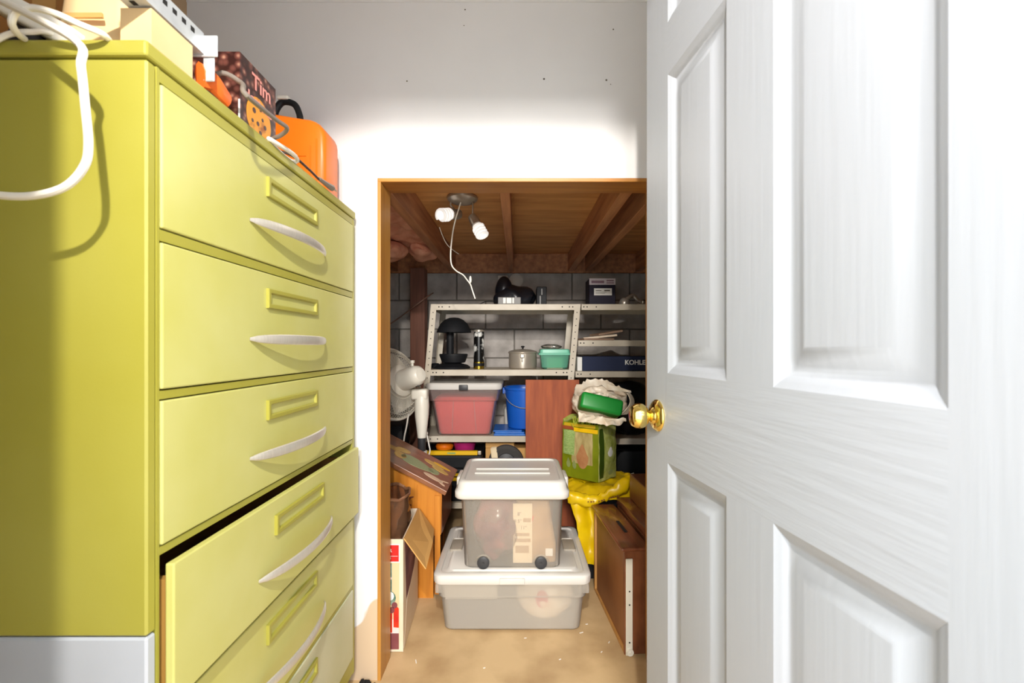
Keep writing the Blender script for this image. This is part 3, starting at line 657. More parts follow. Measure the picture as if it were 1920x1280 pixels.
tag(part('white_jug', MB().lathe([(.0001, 0), (.05, 0), (.055, .01), (.055, .12), (.03, .17), (.018, .18), (.018, .20), (.0001, .2)], Matrix.Translation((-.035, 3.095, S3)), 20), M_offwhite, None, True), 'pale plastic jug behind the blue bucket', 'jug')
# leaning board
bd = tag(part('laminate_board', MB().box((-.002, 0, 0), (.318, .018, .955), .001, 1, Matrix.Translation((.051, 2.600, 0.006)) @ Matrix.Rotation(-.12, 4, 'X')), M_redwood), 'reddish brown laminate board leaning upright against the shelving', 'board')

# lowest shelf
S4 = .1985
tc_ = thing('tool_chest', 'black plastic tool chest with yellow latch strip on lowest shelf', 'tool box', (-.36, 2.95, S4))
part('chest_body', MB().box((-.60, 2.80, S4), (-.22, 3.12, S4 + .20), .01, 2), M_blk, tc_)
part('chest_lid', MB().box((-.605, 2.79, S4 + .202), (-.215, 3.13, S4 + .285), .012, 2), M_blk, tc_)
for z0, z1 in ((.130, .15), (.158, .175)): part('latch_strip', MB().box((-.47, 2.784, S4 + z0), (-.33, 2.799, S4 + z1), .003, 1), M_yellow, tc_)
ST = S4 + .2855
bw = lambda x, r1, r2, h: MB().lathe([(.0001, 0), (r1, 0), (r1 + .004, .004), (r2, h), (r2 - .004, h), (r1, .006), (.0001, .005)], Matrix.Translation((x, 2.93, ST)), 28)
tag(part('orange_bowl', MB().lathe([(.0001, 0), (.03, 0), (.052, .012), (.058, .03), (.050, .045), (.03, .055), (.0001, .058)], Matrix.Translation((-.468, 2.93, ST)), 24), M_orange, None, True), 'small orange plastic bowl on the black tool chest', 'bowl')
tag(part('magenta_bowl', bw(-.338, .058, .074, .062), M_magenta, None, True), 'magenta plastic bowl on the black tool chest', 'bowl')
lv = thing('spirit_level', 'yellow spirit level lying along the tool chest lid', 'level', (-.41, 2.82, ST))
part('bar', MB().box((-.575, 2.795, ST), (-.245, 2.82, ST + .026), .002, 1), M_yellow, lv)
part('end_cap', MB().box((-.244, 2.796, ST + .001), (-.222, 2.819, ST + .025), .004, 2), M_chrome, lv)
part('vial', MB().box((-.43, 2.7935, ST + .008), (-.38, 2.7948, ST + .018)), M_ltgreen, lv)
kc = thing('kraft_carton', 'kraft cardboard carton on the lowest shelf behind the rubber wheel', 'box', (-.05, 2.99, S4))
part('carton_body', MB().box((-.20, 2.86, S4), (.10, 3.12, S4 + .315), .003, 1), M_kraft, kc)
part('carton_flap', MB().box((-.20, 2.858, S4 + .3155), (-.02, 3.12, S4 + .356), .003, 1), M_kraft, kc)
tag(part('under_crate', MB().box((-.24, 2.44, 0), (.03, 2.72, .375), .01, 2), M_blk), 'dark crate on the floor hidden behind the clear bins', 'crate')
rg = thing('rubber_wheel', 'grey black rubber wheel with cream strap above the clear bins', 'wheel', (-.07, 2.62, .375))
rc = V((-.065, 2.64, .480))
part('tyre', MB().lathe([(.058, -.024), (.085, -.030), (.101, -.016), (.104, 0), (.101, .016), (.085, .030), (.058, .024), (.054, 0)] + [(.058, -.024)], axisM(rc, (0, -1, 0)), 36), M_tyre, rg, True)
part('hub', MB().lathe([(.0001, .018), (.015, .018), (.02, .012), (.053, .006), (.053, -.006), (.0001, -.01)], axisM(rc, (0, -1, 0)), 24), M_darkgrey, rg, True)
part('strap', MB().tube([rc + V((-.052, -.034, -.06)), rc + V((-.060, -.038, 0)), rc + V((-.068, -.030, .06)), rc + V((-.072, 0, .088)), rc + V((-.06, .035, .06))], .018, 8, True, .18), M_strap, rg, True)

# ------------------------------------------------------------------ fan
fn = thing('pedestal_fan', 'ivory pedestal fan seen from behind, facing the closet wall', 'fan', (-.53, 2.62, 0))
FD = 2.56
fc = W(736, 719, FD); nrm = V((-.80, .50, -.26)).normalized()
FM = axisM(fc, nrm)
R_ = .202
def ringpts(r, h, k=40): return [FM @ V((r * math.cos(2 * math.pi * a / k), r * math.sin(2 * math.pi * a / k), h)) for a in range(k + 1)]
part('rim', MB().tube(ringpts(R_, 0, 48), .009, 8, False), M_fan, fn, True)
gr = MB()
for k in range(72):
    a = 2 * math.pi * k / 72
    for sgn in (-1, 1):
        gr.tube([FM @ V((r * math.cos(a + tw), r * math.sin(a + tw), sgn * h)) for r, h, tw in ((.052, .072, 0), (.10, .068, .05), (.15, .055, .10), (.185, .030, .14), (.201, .004, .16))], .0016, 4, False, 1, False)
for r, h in ((.10, .068), (.15, .055), (.18, .034)): gr.tube(ringpts(r, -h, 36), .002, 5, False)
part('grille', gr, M_grille, fn, True, stuff=True)
part('front_badge', MB().lathe([(.055, .066), (.055, .076), (.0001, .08)], FM, 24), M_fan, fn, True)
bl = MB()
for k in range(3):
    a0 = k * 2 * math.pi / 3
    bl.grid(lambda u, v: FM @ V(((.03 + .14 * u) * math.cos(a0 + (v - .5) * (1.4 - .3 * u)), (.03 + .14 * u) * math.sin(a0 + (v - .5) * (1.4 - .3 * u)), (v - .5) * .05)), 4, 6)
part('blades', bl, M_fan, fn, True)
MM = FM
part('motor_collar', MB().lathe([(.085, -.066), (.088, -.076), (.07, -.088), (.060, -.090), (.0001, -.09)], MM, 32), M_fan, fn, True)
mh = part('motor_housing', MB().lathe([(.060, -.0905), (.058, -.11), (.056, -.19), (.050, -.212), (.036, -.226), (.0001, -.232)], MM, 32), M_fan, fn, True)
vt = MB()
for k in range(9):
    a = math.radians(150 + k * 16); d = V((math.cos(a), math.sin(a), 0))
    vt.tube([MM @ (d * .0575 + V((0, 0, -.178))), MM @ (d * .0545 + V((0, 0, -.200)))], .0022, 5, False)
part('vent_slot', vt, M_hole, mh, stuff=True)
part('oscillation_knob', MB().lathe([(.007, 0), (.007, .02), (.012, .022), (.012, .036), (.0001, .037)], axisM(MM @ V((-.0, 0, -.16)) + V((0, 0, .055)), (0, 0, 1)), 14), M_fan, fn, True)
cx_, cy_ = W(791, 700, FD).x, FD
part('neck_joint', MB().box((cx_ - .055, cy_ - .035, .855), (cx_ + .035, cy_ + .035, .915), .012, 3), M_fan, fn, True)
part('column', MB().lathe([(.024, .640), (.026, .66), (.038, .76), (.041, .82), (.038, .87), (.030, .885)], Matrix.Translation((cx_, cy_, 0)) , 24), M_fan, fn, True)
part('collar', MB().lathe([(.020, .565), (.022, .57), (.022, .639)], Matrix.Translation((cx_, cy_, 0)), 18), M_darkgrey, fn, True, label='dark grey collar')
part('lower_pole', MB().lathe([(.028, .50), (.030, .565), (.014, .566)] , Matrix.Translation((cx_, cy_, 0)), 18), M_fan, fn, True)
part('pole', MB().lathe([(.014, .03), (.014, .50)], Matrix.Translation((cx_, cy_, 0)), 14), M_fan, fn, True)
part('base', MB().lathe([(.095, 0), (.10, .008), (.085, .022), (.03, .032), (.0001, .034)], Matrix.Translation((cx_, cy_, 0)), 30), M_fan, fn, True)
part('power_cord', MB().tube([W(766, 776, 2.52), W(762, 800, 2.5), W(758, 820, 2.5), W(756, 845, 2.5), W(760, 880, 2.5)], .0045, 6), M_cord, fn, True)
part('switch_cord', MB().tube([W(798, 790, 2.57), W(800, 812, 2.6), W(804, 832, 2.6), W(806, 846, 2.6), W(800, 862, 2.6)], .004, 6), M_cord, fn, True)
part('cord_knob', MB().blob(W(799, 812, 2.6), (.011, .011, .011), 0, 1, 2), M_cord, fn, True)
tag(part('black_storage_box', MB().box((-1.07, 2.735, 0), (-.69, 2.90, .675), .012, 2), M_blk, None, True), 'black plastic storage box standing behind the fan', 'box')
tag(part('white_tub', MB().lathe([(.0001, 0), (.066, 0), (.078, .58), (.086, .585), (.086, .60), (.078, .60), (.066, .02), (.0001, .015)], Matrix.Translation((-.735, 2.60, 0)), 28), M_offwhite, None, True), 'tall pale tub behind the slanted brown lid', 'tub')

# ------------------------------------------------------------------ slant-top vegetable bin
vb = thing('slant_top_bin', 'orange pine bin with slanted brown lid painted with vegetables', 'bin', (-.55, 2.25, 0))
y0, y1 = 2.085, 2.40
side = [(-.352, 0), (-.352, 0)]
def sidepoly(): return [(-.385, 0), (-.385, .285), (-.350, .29), (-.346, .478), (-.86, .752), (-.86, 0)]
Ms = frame(V((0, y0, 0)), V((1, 0, 0)), V((0, 0, 1)), V((0, 1, 0)))
def slanted(y, d):
    M_ = frame(V((0, y, 0)), V((1, 0, 0)), V((0, 0, 1)), V((0, -1, 0)))
    return MB().prism(sidepoly(), -d, M_)
part('side_board', slanted(y0, .018), M_orangepine, vb)
part('side_board', slanted(y1 - .018, .018), M_orangepine, vb)
for a, b, z0, z1 in ((-.40, -.386, 0, .284), (-.366, -.348, .291, .476)): part('front_board', MB().box((a, y0 + .0185, z0), (b, y1 - .0185, z1)), M_brownfurn, vb)
for a, b, d_, z1 in ((-.378, -.352, .007, .47), (-.46, -.454, .004, .52)): part('batten', MB().box((a, y0 - d_, .02), (b, y0 - .0005, z1), .001, 1), M_orangepine, vb)
sl = math.atan2(-.274, .514)
ML = Matrix.Translation((-.346, y0, .484)) @ Matrix.Rotation(-sl, 4, 'Y')
ld = part('lid', MB().box((-.60, -.022, 0), (.020, y1 - y0 + .03, .022), .003, 2, ML), M_lidbrown, vb, label='brown slanted lid with painted vegetables')
def decal(name, pts, m):
    part(name, MB().prism(pts, .0012, ML @ Matrix.Translation((0, 0, .0222))), m, ld)
def ell(cx, cy, a, b, rot=0, n=14, taper=0):
    r = []
    for k in range(n):
        q = 2 * math.pi * k / n; x = a * math.cos(q); y = b * math.sin(q) * (1 - taper * math.cos(q))
        r.append((cx + x * math.cos(rot) - y * math.sin(rot), cy + x * math.sin(rot) + y * math.cos(rot)))
    return r
decal('painted_leaf', ell(-.170, .125, .090, .055, -.05, taper=.4), M_sage)
decal('painted_turnip', ell(-.262, .12, .032, .04), M_paleyellow)
decal('painted_turnip', ell(-.268, .205, .040, .03, .6), M_paleyellow)
decal('painted_turnip', ell(-.31, .165, .036, .026, -.3), M_paleyellow)
decal('painted_leaf', ell(-.082, .135, .03, .034), M_sage)
decal('painted_carrot', ell(-.10, .235, .058, .022, -.12, taper=.4), M_paleyellow)
decal('painted_carrot', ell(-.058, .195, .048, .024, -.15), M_paleyellow)
decal('painted_carrot', ell(-.06, .265, .05, .014, -.1), M_yellow)
decal('painted_radish', ell(-.068, .055, .052, .020, -.05), M_peach)
decal('painted_radish', ell(-.02, .035, .022, .009, -.6), M_peach)
decal('painted_root', ell(-.012, .075, .024, .005, .5), M_peach)
for a, b, rot in ((-.505, .445, .5), (-.49, .46, .2), (-.515, .43, 1.4), (-.50, .425, .1)):
    part('stencil_leaf', MB().prism(ell(a, b, .017, .0045, rot), .0008, frame(V((0, y0 - .0008, 0)), V((1, 0, 0)), V((0, 0, 1)), V((0, 1, 0)))), M_stencil, vb)

# ------------------------------------------------------------------ carton with candles, open flap
xb = thing('decoration_carton', 'open carton printed with candles and a red label, left of opening', 'box', (-.58, 1.88, 0), 0)
q0, q1, q2, q3 = V((-.43, 1.715, 0)), V((-.447, 2.045, 0)), V((-.78, 2.045, 0)), V((-.78, 1.715, 0)); H = .425
def wallq(a, b, t, z0=0.002, z1=H):
    d = (b - a).normalized(); nn = V((0, 0, 1)).cross(d) * t
    return MB().loft([[p + V((0, 0, z0)) for p in (a, b, b + nn, a + nn)], [p + V((0, 0, z1)) for p in (a, b, b + nn, a + nn)]])
part('front_wall', wallq(q3, q0, .004), M_boxwhite, xb); part('side_wall', wallq(q0, q1, .004), M_boxwhite, xb)
part('back_wall', wallq(q1, q2, .004), M_boxwhite, xb); part('far_wall', wallq(q2, q3, .004), M_boxwhite, xb)
part('bottom', MB().box((-.775, 1.72, .0), (-.452, 2.04, .004)), M_kraft, xb)
fl = MB(); a0, a1 = V((-.43, 1.717, H + .001)), V((-.446, 2.043, H + .001)); b1, b0_ = V((-.375, 2.03, .335)), V((-.352, 1.74, .300))
mid = (b1 + b0_) / 2
pts = [a0, a1, b1, mid + V((0, .06, 0)), mid + V((.004, .03, .01)), b0_]
nn = V((.004, 0, .002)); fl.loft([pts, [p + nn for p in pts]]); part('flap', fl, M_kraft, xb, label='tan inner side of open flap')
fp = frame(V((0, 1.7142, 0)), V((1, 0, 0)), V((0, 0, 1)), V((0, -1, 0)))
PR = [M_printtan, M_printgreen, M_printcandle, M_printpale, M_printpurple, M_red, M_white]
def pq(m, pts, lift=.0004):
    part('print_patch', MB().prism(pts, .0003, fp @ Matrix.Translation((0, 0, lift))), PR[m], xb)
def rc4(x0, z0, x1, z1): return [(x0, z0), (x1, z0), (x1, z1), (x0, z1)]
pq(0, rc4(-.77, .015, -.445, .36))
pq(3, rc4(-.77, .07, -.446, .125), .0008)
pq(4, rc4(-.77, .012, -.446, .072), .0009)
pq(1, rc4(-.77, .21, -.472, .335), .0008)
pq(3, rc4(-.77, .275, -.472, .283), .0012)
pq(1, ell(-.485, .205, .028, .028), .0012); pq(6, ell(-.478, .212, .014, .016), .0016)
pq(2, [(-.466, .095), (-.446, .093), (-.446, .165), (-.452, .172), (-.466, .165)], .0012)
pq(2, rc4(-.50, .075, -.471, .148), .0014)
pq(4, ell(-.472, .160, .010, .012), .0018); pq(4, ell(-.462, .178, .011, .012), .0018)
pq(6, rc4(-.68, .338, -.442, .408), .0008); pq(5, rc4(-.675, .342, -.446, .404), .0012)
text_mesh('lettering', 'ER', .0175, M_white, xb, fp @ Matrix.Translation((-.4915, .378, .0016)), bold=.0004)
text_mesh('lettering', 'NS', .0135, M_white, xb, fp @ Matrix.Translation((-.4925, .351, .0016)), bold=.0003)
part('red_rule', MB().box((-.478, 1.7122, .362), (-.450, 1.7126, .3632)), M_white, xb)
# side print
dS = (q1 - q0).normalized(); sp_ = frame(q0 + V((.0006, 0, 0)), dS, V((0, 0, 1)), V((1, .05, 0)).normalized())
part('side_print', MB().prism([(.03, .40), (.20, .42), (.30, .30), (.22, .20), (.06, .17)], .0003, sp_), M_plum, xb)
part('side_print', MB().prism([(.01, .01), (.32, .02), (.32, .25), (.07, .16)], .0005, sp_), M_boxwhite, xb)
gb = thing('brown_film_bag', 'brown clear film bag stuffed into the open candle carton', 'bag', (-.54, 1.87, .30))
def filmbag(u, v):
    a = 2 * math.pi * u; k = 1 - 2.4 * abs(noise.noise(V((math.cos(a) * 2.5, math.sin(a) * 2.5, v * 3)))); r = 1 + .09 * k - .08 * v
    return V((-.542 + .098 * r * math.cos(a), 1.875 + .125 * r * math.sin(a), .30 + .245 * v + .022 * noise.noise(V((math.cos(a) * 2, math.sin(a) * 2, 3))) * v))
part('film', MB().grid(filmbag, 44, 16, .0015), M_glossfilm, gb, True, angle=60)
part('rolled_rim', MB().tube([filmbag(k / 30, 1.0) for k in range(31)], .007, 6, False, .6), M_glossbag, gb, True)
part('filling', MB().blob((-.542, 1.875, .41), (.082, .105, .085), 12e-2, 10, 3, 4), M_kraft, gb, True)

# ------------------------------------------------------------------ clear bins, centre
lb = thing('large_clear_bin', 'large low cloudy storage bin with white lid on the floor', 'storage bin', (-.02, 2.06, 0))
bx, by = -.0205, 2.065
part('tub', bin_shell(bx, by, .555, .455, .595, .475, .002, .204, .035, .003, 5, ((.70, 0), (.701, .016), (1, .016))), M_milk2, lb, True)
lz = .205
part('lid', MB().loft([rrect(bx, by, .630, .500, .035, lz - .004), rrect(bx, by, .636, .506, .037, lz + .002), rrect(bx, by, .636, .506, .037, lz + .028), rrect(bx, by, .624, .494, .035, lz + .034), rrect(bx, by, .585, .455, .03, lz + .034), rrect(bx, by, .578, .448, .03, lz + .028), rrect(bx, by, .54, .41, .03, lz + .028), rrect(bx, by, .532, .402, .03, lz + .034)]), M_lidwhite, lb, True, angle=50)
part('front_tab', MB().box((bx - .05, by - .262, lz + .002), (bx + .05, by - .2535, lz + .026), .003, 2), M_lidwhite, lb, True)
for s in (-1, 1):
    part('side_grip', MB().box((bx + s * .29 - .02, by - .24, lz - .045), (bx + s * .29 + .02, by - .22, lz - .005), .006, 2), M_milk2, lb, True)
    part('grip_recess', MB().box((bx + s * .255 - .028, by - .03, lz + .030), (bx + s * .255 + .028, by + .09, lz + .0385), .010, 3), mat('grey translucent grip', (170, 160, 145), .4), lb, True)
part('raised_panel', MB().box((bx - .27, by - .2345, .135), (bx - .06, by - .2315, .198), .001, 1), M_milk2, lb)
wbag = thing('white_bag', 'white plastic bag with red mark inside the low clear bin', 'bag', (.12, 1.96, .01))
part('bag_body', MB().blob((.115, 1.935, .105), (.105, .075, .085), .16, 10, 4, 6, None, True), M_filmw, wbag, True)
part('red_mark', MB().prism(ell(.10, .125, .026, .036), .001, frame(V((0, 1.852, 0)), V((1, 0, 0)), V((0, 0, 1)), V((0, -1, 0)))), mat('faded red print', (206, 96, 84), .5), wbag)
ub = thing('wheeled_clear_bin', 'clear wheeled storage bin with white ribbed lid, stacked on top', 'storage bin', (-.022, 2.05, .24))
ux, uy = -.0215, 2.045; u0 = lz + .0365
part('tub', bin_shell(ux, uy, .395, .365, .420, .385, u0, .538, .03, .003), M_milk, ub, True)
uz = .538
part('lid', MB().loft([rrect(ux, uy, .458, .412, .035, uz - .006), rrect(ux, uy, .470, .424, .04, uz), rrect(ux, uy, .470, .424, .04, uz + .022), rrect(ux, uy, .452, .408, .04, uz + .032), rrect(ux, uy, .444, .400, .038, uz + .058), rrect(ux, uy, .425, .382, .036, uz + .066), rrect(ux, uy, .40, .356, .03, uz + .066), rrect(ux, uy, .392, .348, .03, uz + .058), rrect(ux, uy, .30, .26, .02, uz + .058)]), M_lidwhite, ub, True, angle=50)
for yy in (-.055, .015):
    part('lid_rib', MB().box((ux - .165, uy + yy - .011, uz + .0575), (ux + .165, uy + yy + .011, uz + .0655), .004, 3), M_lidwhite, ub, True)
for s in (-1, 1):
    part('latch', MB().box((ux + s * .232 - .012, uy - .06, uz - .02), (ux + s * .232 + .012, uy + .06, uz + .045), .008, 3), M_lidwhite, ub, True)
    part('latch_pad', MB().box((ux + s * .236 - .008, uy - .012, uz - .012), (ux + s * .236 + .010, uy + .03, uz + .035), .006, 2), M_darkgrey, ub, True)
    for yy in (-1, 1):
        part('wheel', MB().lathe([(.0001, .011), (.004, .011), (.005, .009), (.020, .009), (.0245, .007), (.0255, 0), (.0245, -.010), (.0001, -.010)], axisM((ux + s * .118, uy + yy * .181, u0 + .0255), (0, yy, 0)), 28), M_darkgrey, ub, True)
        part('wheel_arch', MB().tube([V((ux + s * .118 + .032 * math.cos(a), uy + yy * .1855, u0 + .026 + .032 * math.sin(a))) for a in [math.pi * k / 10 for k in range(11)]], .003, 6, False), M_milk, ub, True)
cl = thing('bagged_clothes', 'plum brown bundle in a clear bag inside the wheeled bin', 'bag', (-.08, 1.97, .25))
part('cloth', MB().blob((-.085, 1.955, u0 + .155), (.085, .075, .13), .24, 12, 4, 12, u0 + .006, True), M_plum, cl, True)
part('film', MB().blob((-.08, 1.96, u0 + .15), (.108, .088, .14), .1, 9, 3, 13, u0 + .005), M_clearfilm, cl, True)
pkx = thing('printed_packet', 'beige packet with size chart standing in the wheeled bin', 'packet', (.07, 1.9, .25))
part('packet_body', MB().loft([rrect(.075, 1.945, .175, .07, .02, u0 + .006), rrect(.075, 1.945, .175, .075, .02, u0 + .08), rrect(.070, 1.945, .155, .07, .02, u0 + .17), rrect(.065, 1.945, .14, .05, .02, u0 + .26)]), M_beige, pkx, True)
shp = part('size_sheet', MB().box((-.018, 1.898, u0 + .008), (.062, 1.902, u0 + .255)), M_paper, pkx)
for body, x, z in (('8"', .000, .205), ('9.5"', -.014, .175), ('11"', .012, .148)):
    text_mesh('lettering', body, .020, M_graytext, shp, frame(V((x, 1.8976, u0 + z)), V((1, 0, 0)), V((0, 0, 1)), V((0, -1, 0))))
for a, b, z, h in ((-.010, .050, .12, .012), (-.010, .055, .095, .014), (-.008, .048, .05, .03), (.024, .056, .178, .016)):
    part('print_line', MB().box((a, 1.8968, u0 + z), (b, 1.8974, u0 + z + h)), mat('pale tan print', (176, 148, 116), .6), shp)
part('white_tag', MB().box((.118, 1.902, u0 + .035), (.148, 1.906, u0 + .065)), M_white, pkx)
part('red_mark', MB().prism([(.052, .188), (.070, .205), (.062, .175)], .001, frame(V((0, 1.901, u0)), V((1, 0, 0)), V((0, 0, 1)), V((0, -1, 0)))), M_red, pkx)

# ------------------------------------------------------------------ right side: tote, bags, brown drawer boxes
tag(part('black_tote', MB().loft([rrect(.49, 2.41, .31, .30, .03, 0), rrect(.49, 2.41, .34, .33, .03, .38), rrect(.49, 2.41, .36, .345, .03, .385), rrect(.49, 2.41, .36, .345, .03, .40)]), M_blk, None, True), 'black tote under the yellow sack at right', 'storage bin')
ys = thing('yellow_sack', 'bright yellow plastic sack draped over the black tote', 'sack', (.4, 2.4, .40))
def sackfn(u, v):
    x = .215 + .43 * u; y = 2.20 + .42 * v
    edge = min(1, 5 * min(u, 1 - u, v, 1 - v) + .15)
    z = .403 + edge * .030 + .02 * max(0, u - .6) + .016 * (1 - abs(noise.noise(V((x * 9, y * 9, 3)))) * 2) * edge
    return V((x, y, z))
part('top_fold', crumple(MB().grid(sackfn, 34, 28, -.002), .007, 22), M_yelbag, ys, True)
def roll(u): return .034 + .010 * math.sin(9 * u) 
part('front_roll', crumple(MB().tube([V((.245, 2.195, .425)), V((.30, 2.185, .412)), V((.37, 2.168, .414)), V((.44, 2.185, .438)), V((.50, 2.20, .468)), V((.545, 2.225, .495)), V((.55, 2.26, .50))], lambda u: .026 + .006 * math.sin(11 * u), 16, True, .75), .010, 26, 3), M_yelbag, ys, True, angle=60)
def drape(u, v):
    wd_ = .150 - .062 * v; x = .240 + .085 * v + wd_ * u + .012 * math.sin(5 * v)
    y = 2.198 - .018 * v + .018 * noise.noise(V((x * 16, v * 2.5, 1))) - .012 * math.sin(u * 7 + v * 2)
    z = .43 - .33 * v - .05 * u * (1 - v)
    return V((x, y, z))
part('hanging_side', crumple(MB().grid(drape, 22, 30, -.003), .008, 20, 5), M_yelbag, ys, True)
part('pale_corner', MB().prism([(.555, .470), (.585, .478), (.588, .515), (.560, .505)], .004, frame(V((0, 2.30, 0)), V((1, 0, 0)), V((0, 0, 1)), V((0, -1, 0)))), M_white, ys)
yl = MB()
for k in range(12):
    if k in (3, 7): continue
    u = k / 11; x = .33 + .14 * u; z = .420 + .03 * max(0, u - .3)
    yl.box((x, 2.137 + .03 * max(0, u - .35), z), (x + .006 + .003 * (k % 2), 2.1385 + .03 * max(0, u - .35), z + .005))
part('print_marks', yl, M_stencil, ys, stuff=True)
# lime bag
G = [V((.238, 2.46, 0)), V((.415, 2.315, 0)), V((.535, 2.44, 0)), V((.37, 2.585, 0))]; GZ0, GZ1 = .457, .748
gbag = thing('lime_bag', 'lime green printed bag standing on the yellow sack', 'bag', (.4, 2.45, GZ0))
def bagp(a, b, u, v, out=0):
    pa, pb = G[a], G[b]; c = sum(G, V()) / 4
    p = pa.lerp(pb, u); s = 1.0 - .06 * v - .04 * (1 - v) * (1 - v) ; p = c + (p - c) * s
    d = (pb - pa).normalized(); nrm_ = V((d.y, -d.x, 0))
    bulge = .012 * math.sin(math.pi * u) * math.sin(math.pi * min(1, v * 1.05)) + .005 * noise.noise(V((u * 5 + a * 7, v * 6, 0)))
    return p + nrm_ * (bulge + out) + V((0, 0, GZ0 + (GZ1 - GZ0) * v))
g = MB()
for a in range(4):
    g.m = 1 if a == 1 else 0
    g.grid(lambda u, v: bagp(a, (a + 1) % 4, u, v), 14, 16)
bmesh.ops.remove_doubles(g.bm, verts=g.bm.verts[:], dist=.006)
part('bag_film', g, [M_limebag, M_limeside], gbag, True, angle=50)
part('bag_base', MB().loft([[bagp(k, (k + 1) % 4, 0, 0) for k in range(4)], [bagp(k, (k + 1) % 4, 0, 0) + V((0, 0, .004)) for k in range(4)]]), M_limebag, gbag)
def patch(name, a, u0, u1, v0, v1, m, out=.0016, nu=8, nv=8):
    part(name, MB().grid(lambda u, v: bagp(a, (a + 1) % 4, u0 + (u1 - u0) * u, v0 + (v1 - v0) * v, out), nu, nv), m, gbag, True)
patch('film_window', 0, .30, .86, .28, .84, M_straw)
patch('printed_text_panel', 0, .04, .38, .42, .86, M_ltgreen, .003)
patch('yellow_band', 0, .34, .99, .85, .92, M_yellow, .0035)
patch('yellow_band', 0, .05, .92, .935, .99, mat('ochre print', (196, 160, 30), .4), .0035)
patch('brown_band', 0, .0, .34, .87, .935, mat('rust print', (150, 76, 40), .4), .0035)
patch('dark_stripe', 1, .03, .24, .06, .93, M_dkgreen, .0016)
eg = []
def eggp(t):
    r = .5 if True else 0
    y = -math.cos(t); x = math.sin(t) * (1 - .55 * max(0, y) ** .7)
    return x, y
def egg_part(name, a, uc, vc, su, sv_, m, out):
    b = MB(); cen = b.bm.verts.new(bagp(a, (a + 1) % 4, uc, vc, out)); ring = []
    for k in range(24):
        x, y = eggp(2 * math.pi * k / 24); ring.append(b.bm.verts.new(bagp(a, (a + 1) % 4, uc + su * x, vc + sv_ * y, out)))
    for k in range(24): b.face([cen, ring[k], ring[(k + 1) % 24]])
    part(name, b, m, gbag, True)
egg_part('pear_print', 0, .60, .42, .16, .22, M_pear, .0035)
egg_part('oval_print', 0, .20, .27, .06, .09, mat('grey green print', (140, 150, 90), .4), .0035)
egg_part('oval_print', 0, .37, .25, .06, .08, MATS['grey green print'], .0035)
egg_part('white_emblem', 1, .55, .50, .16, .09, M_white, .0022)
egg_part('round_print', 1, .62, .13, .12, .055, MATS['grey green print'], .0025)
gs = MB()
for k in range(70):
    x, y = .30 + .17 * random.random(), 2.40 + .10 * random.random()
    gs.tube([V((x, y, GZ1 - .03)), V((x + random.uniform(-.02, .02), y - .02 + random.uniform(-.02, .02), GZ1 + random.uniform(0, .03)))], .0022, 4, False)
part('shreds', gs, M_grass, gbag, stuff=True)
part('bag_filling', MB().loft([[bagp(k, (k + 1) % 4, 0, .86, -.01) for k in range(4)], [bagp(k, (k + 1) % 4, 0, .93, -.01) for k in range(4)]]), M_dkgreen, gbag)
part('bag_lip', MB().tube([bagp(1, 2, .1, 1.0), bagp(1, 2, .35, 1.08), bagp(1, 2, .6, 1.10), bagp(1, 2, .95, 1.04), bagp(2, 3, .3, 1.05), bagp(2, 3, .9, 1.0), bagp(3, 0, .5, 1.06), bagp(3, 0, .95, 1.0)], .014, 8, True, .4), M_limeside, gbag, True, angle=60)
# white bag with green box
pw = thing('white_carrier_bag', 'crumpled white carrier bag around a green block atop the lime bag', 'bag', (.43, 2.43, .755))
def pouch(u, v):
    a = 2 * math.pi * u; k = noise.noise(V((math.cos(a) * 2.2, math.sin(a) * 2.2, v * 3))); k2 = 1 - 2 * abs(noise.noise(V((math.cos(a) * 4, math.sin(a) * 4, v * 5 + 4))))
    r = (.45 + .55 * math.sin(math.pi * min(v, .75) * .85)) * (1 + .10 * k + .07 * k2)
    return V((.437 + .140 * r * math.cos(a), 2.42 + .125 * r * math.sin(a), .758 + v * (.125 + .075 * max(0, math.sin(a)) ) + .012 * k2 * v))
part('bag_film', crumple(MB().grid(pouch, 56, 18), .006, 34, 2), M_filmw, pw, True, angle=60)
part('back_film', MB().grid(lambda u, v: V((.345 + .20 * u + .02 * noise.noise(V((u * 3, v * 4, 2))), 2.42 - .05 * math.sin(3 * v) + .03 * noise.noise(V((u * 6, v * 5, 0))), .862 + .082 * v * (1 - .9 * (u - .35) ** 2 * 2) + .012 * noise.noise(V((u * 7, v * 5, 7))))), 22, 12, .001), M_filmw, pw, True, angle=60)
part('bag_ear', MB().grid(lambda u, v: V((.47 + .12 * u, 2.37 + .015 * math.sin(5 * u + v), .940 - .022 * u + (v - .5) * .030 * (1 - .7 * u))), 10, 4, .003), M_filmw, pw, True)
part('bag_ear', MB().grid(lambda u, v: V((.548 + .045 * math.sin(2.6 * v) + .035 * (u - .5) * (1.2 - .6 * v), 2.33 + .03 * u, .80 + .115 * v)), 6, 10, .003), M_filmw, pw, True)
part('bag_skirt', crumple(MB().grid(lambda u, v: V((.305 + .235 * u, 2.262 + .03 * (1 - v) * math.sin(7 * u), .770 + .050 * v * (1 - .55 * u) - .012 * math.sin(math.pi * u))), 34, 10, .002), .010, 30, 9), M_filmw, pw, True, angle=60)
Mg = Matrix.Translation((.418, 2.300, .856)) @ Matrix.Rotation(math.radians(13), 4, 'Y') @ Matrix.Rotation(math.radians(-18), 4, 'X')
tag(part('green_block', MB().box((-.106, -.05, -.041), (.106, .05, .041), .016, 4, Mg), M_emerald, None, True), 'emerald green plastic block wrapped in the white carrier bag', 'block')

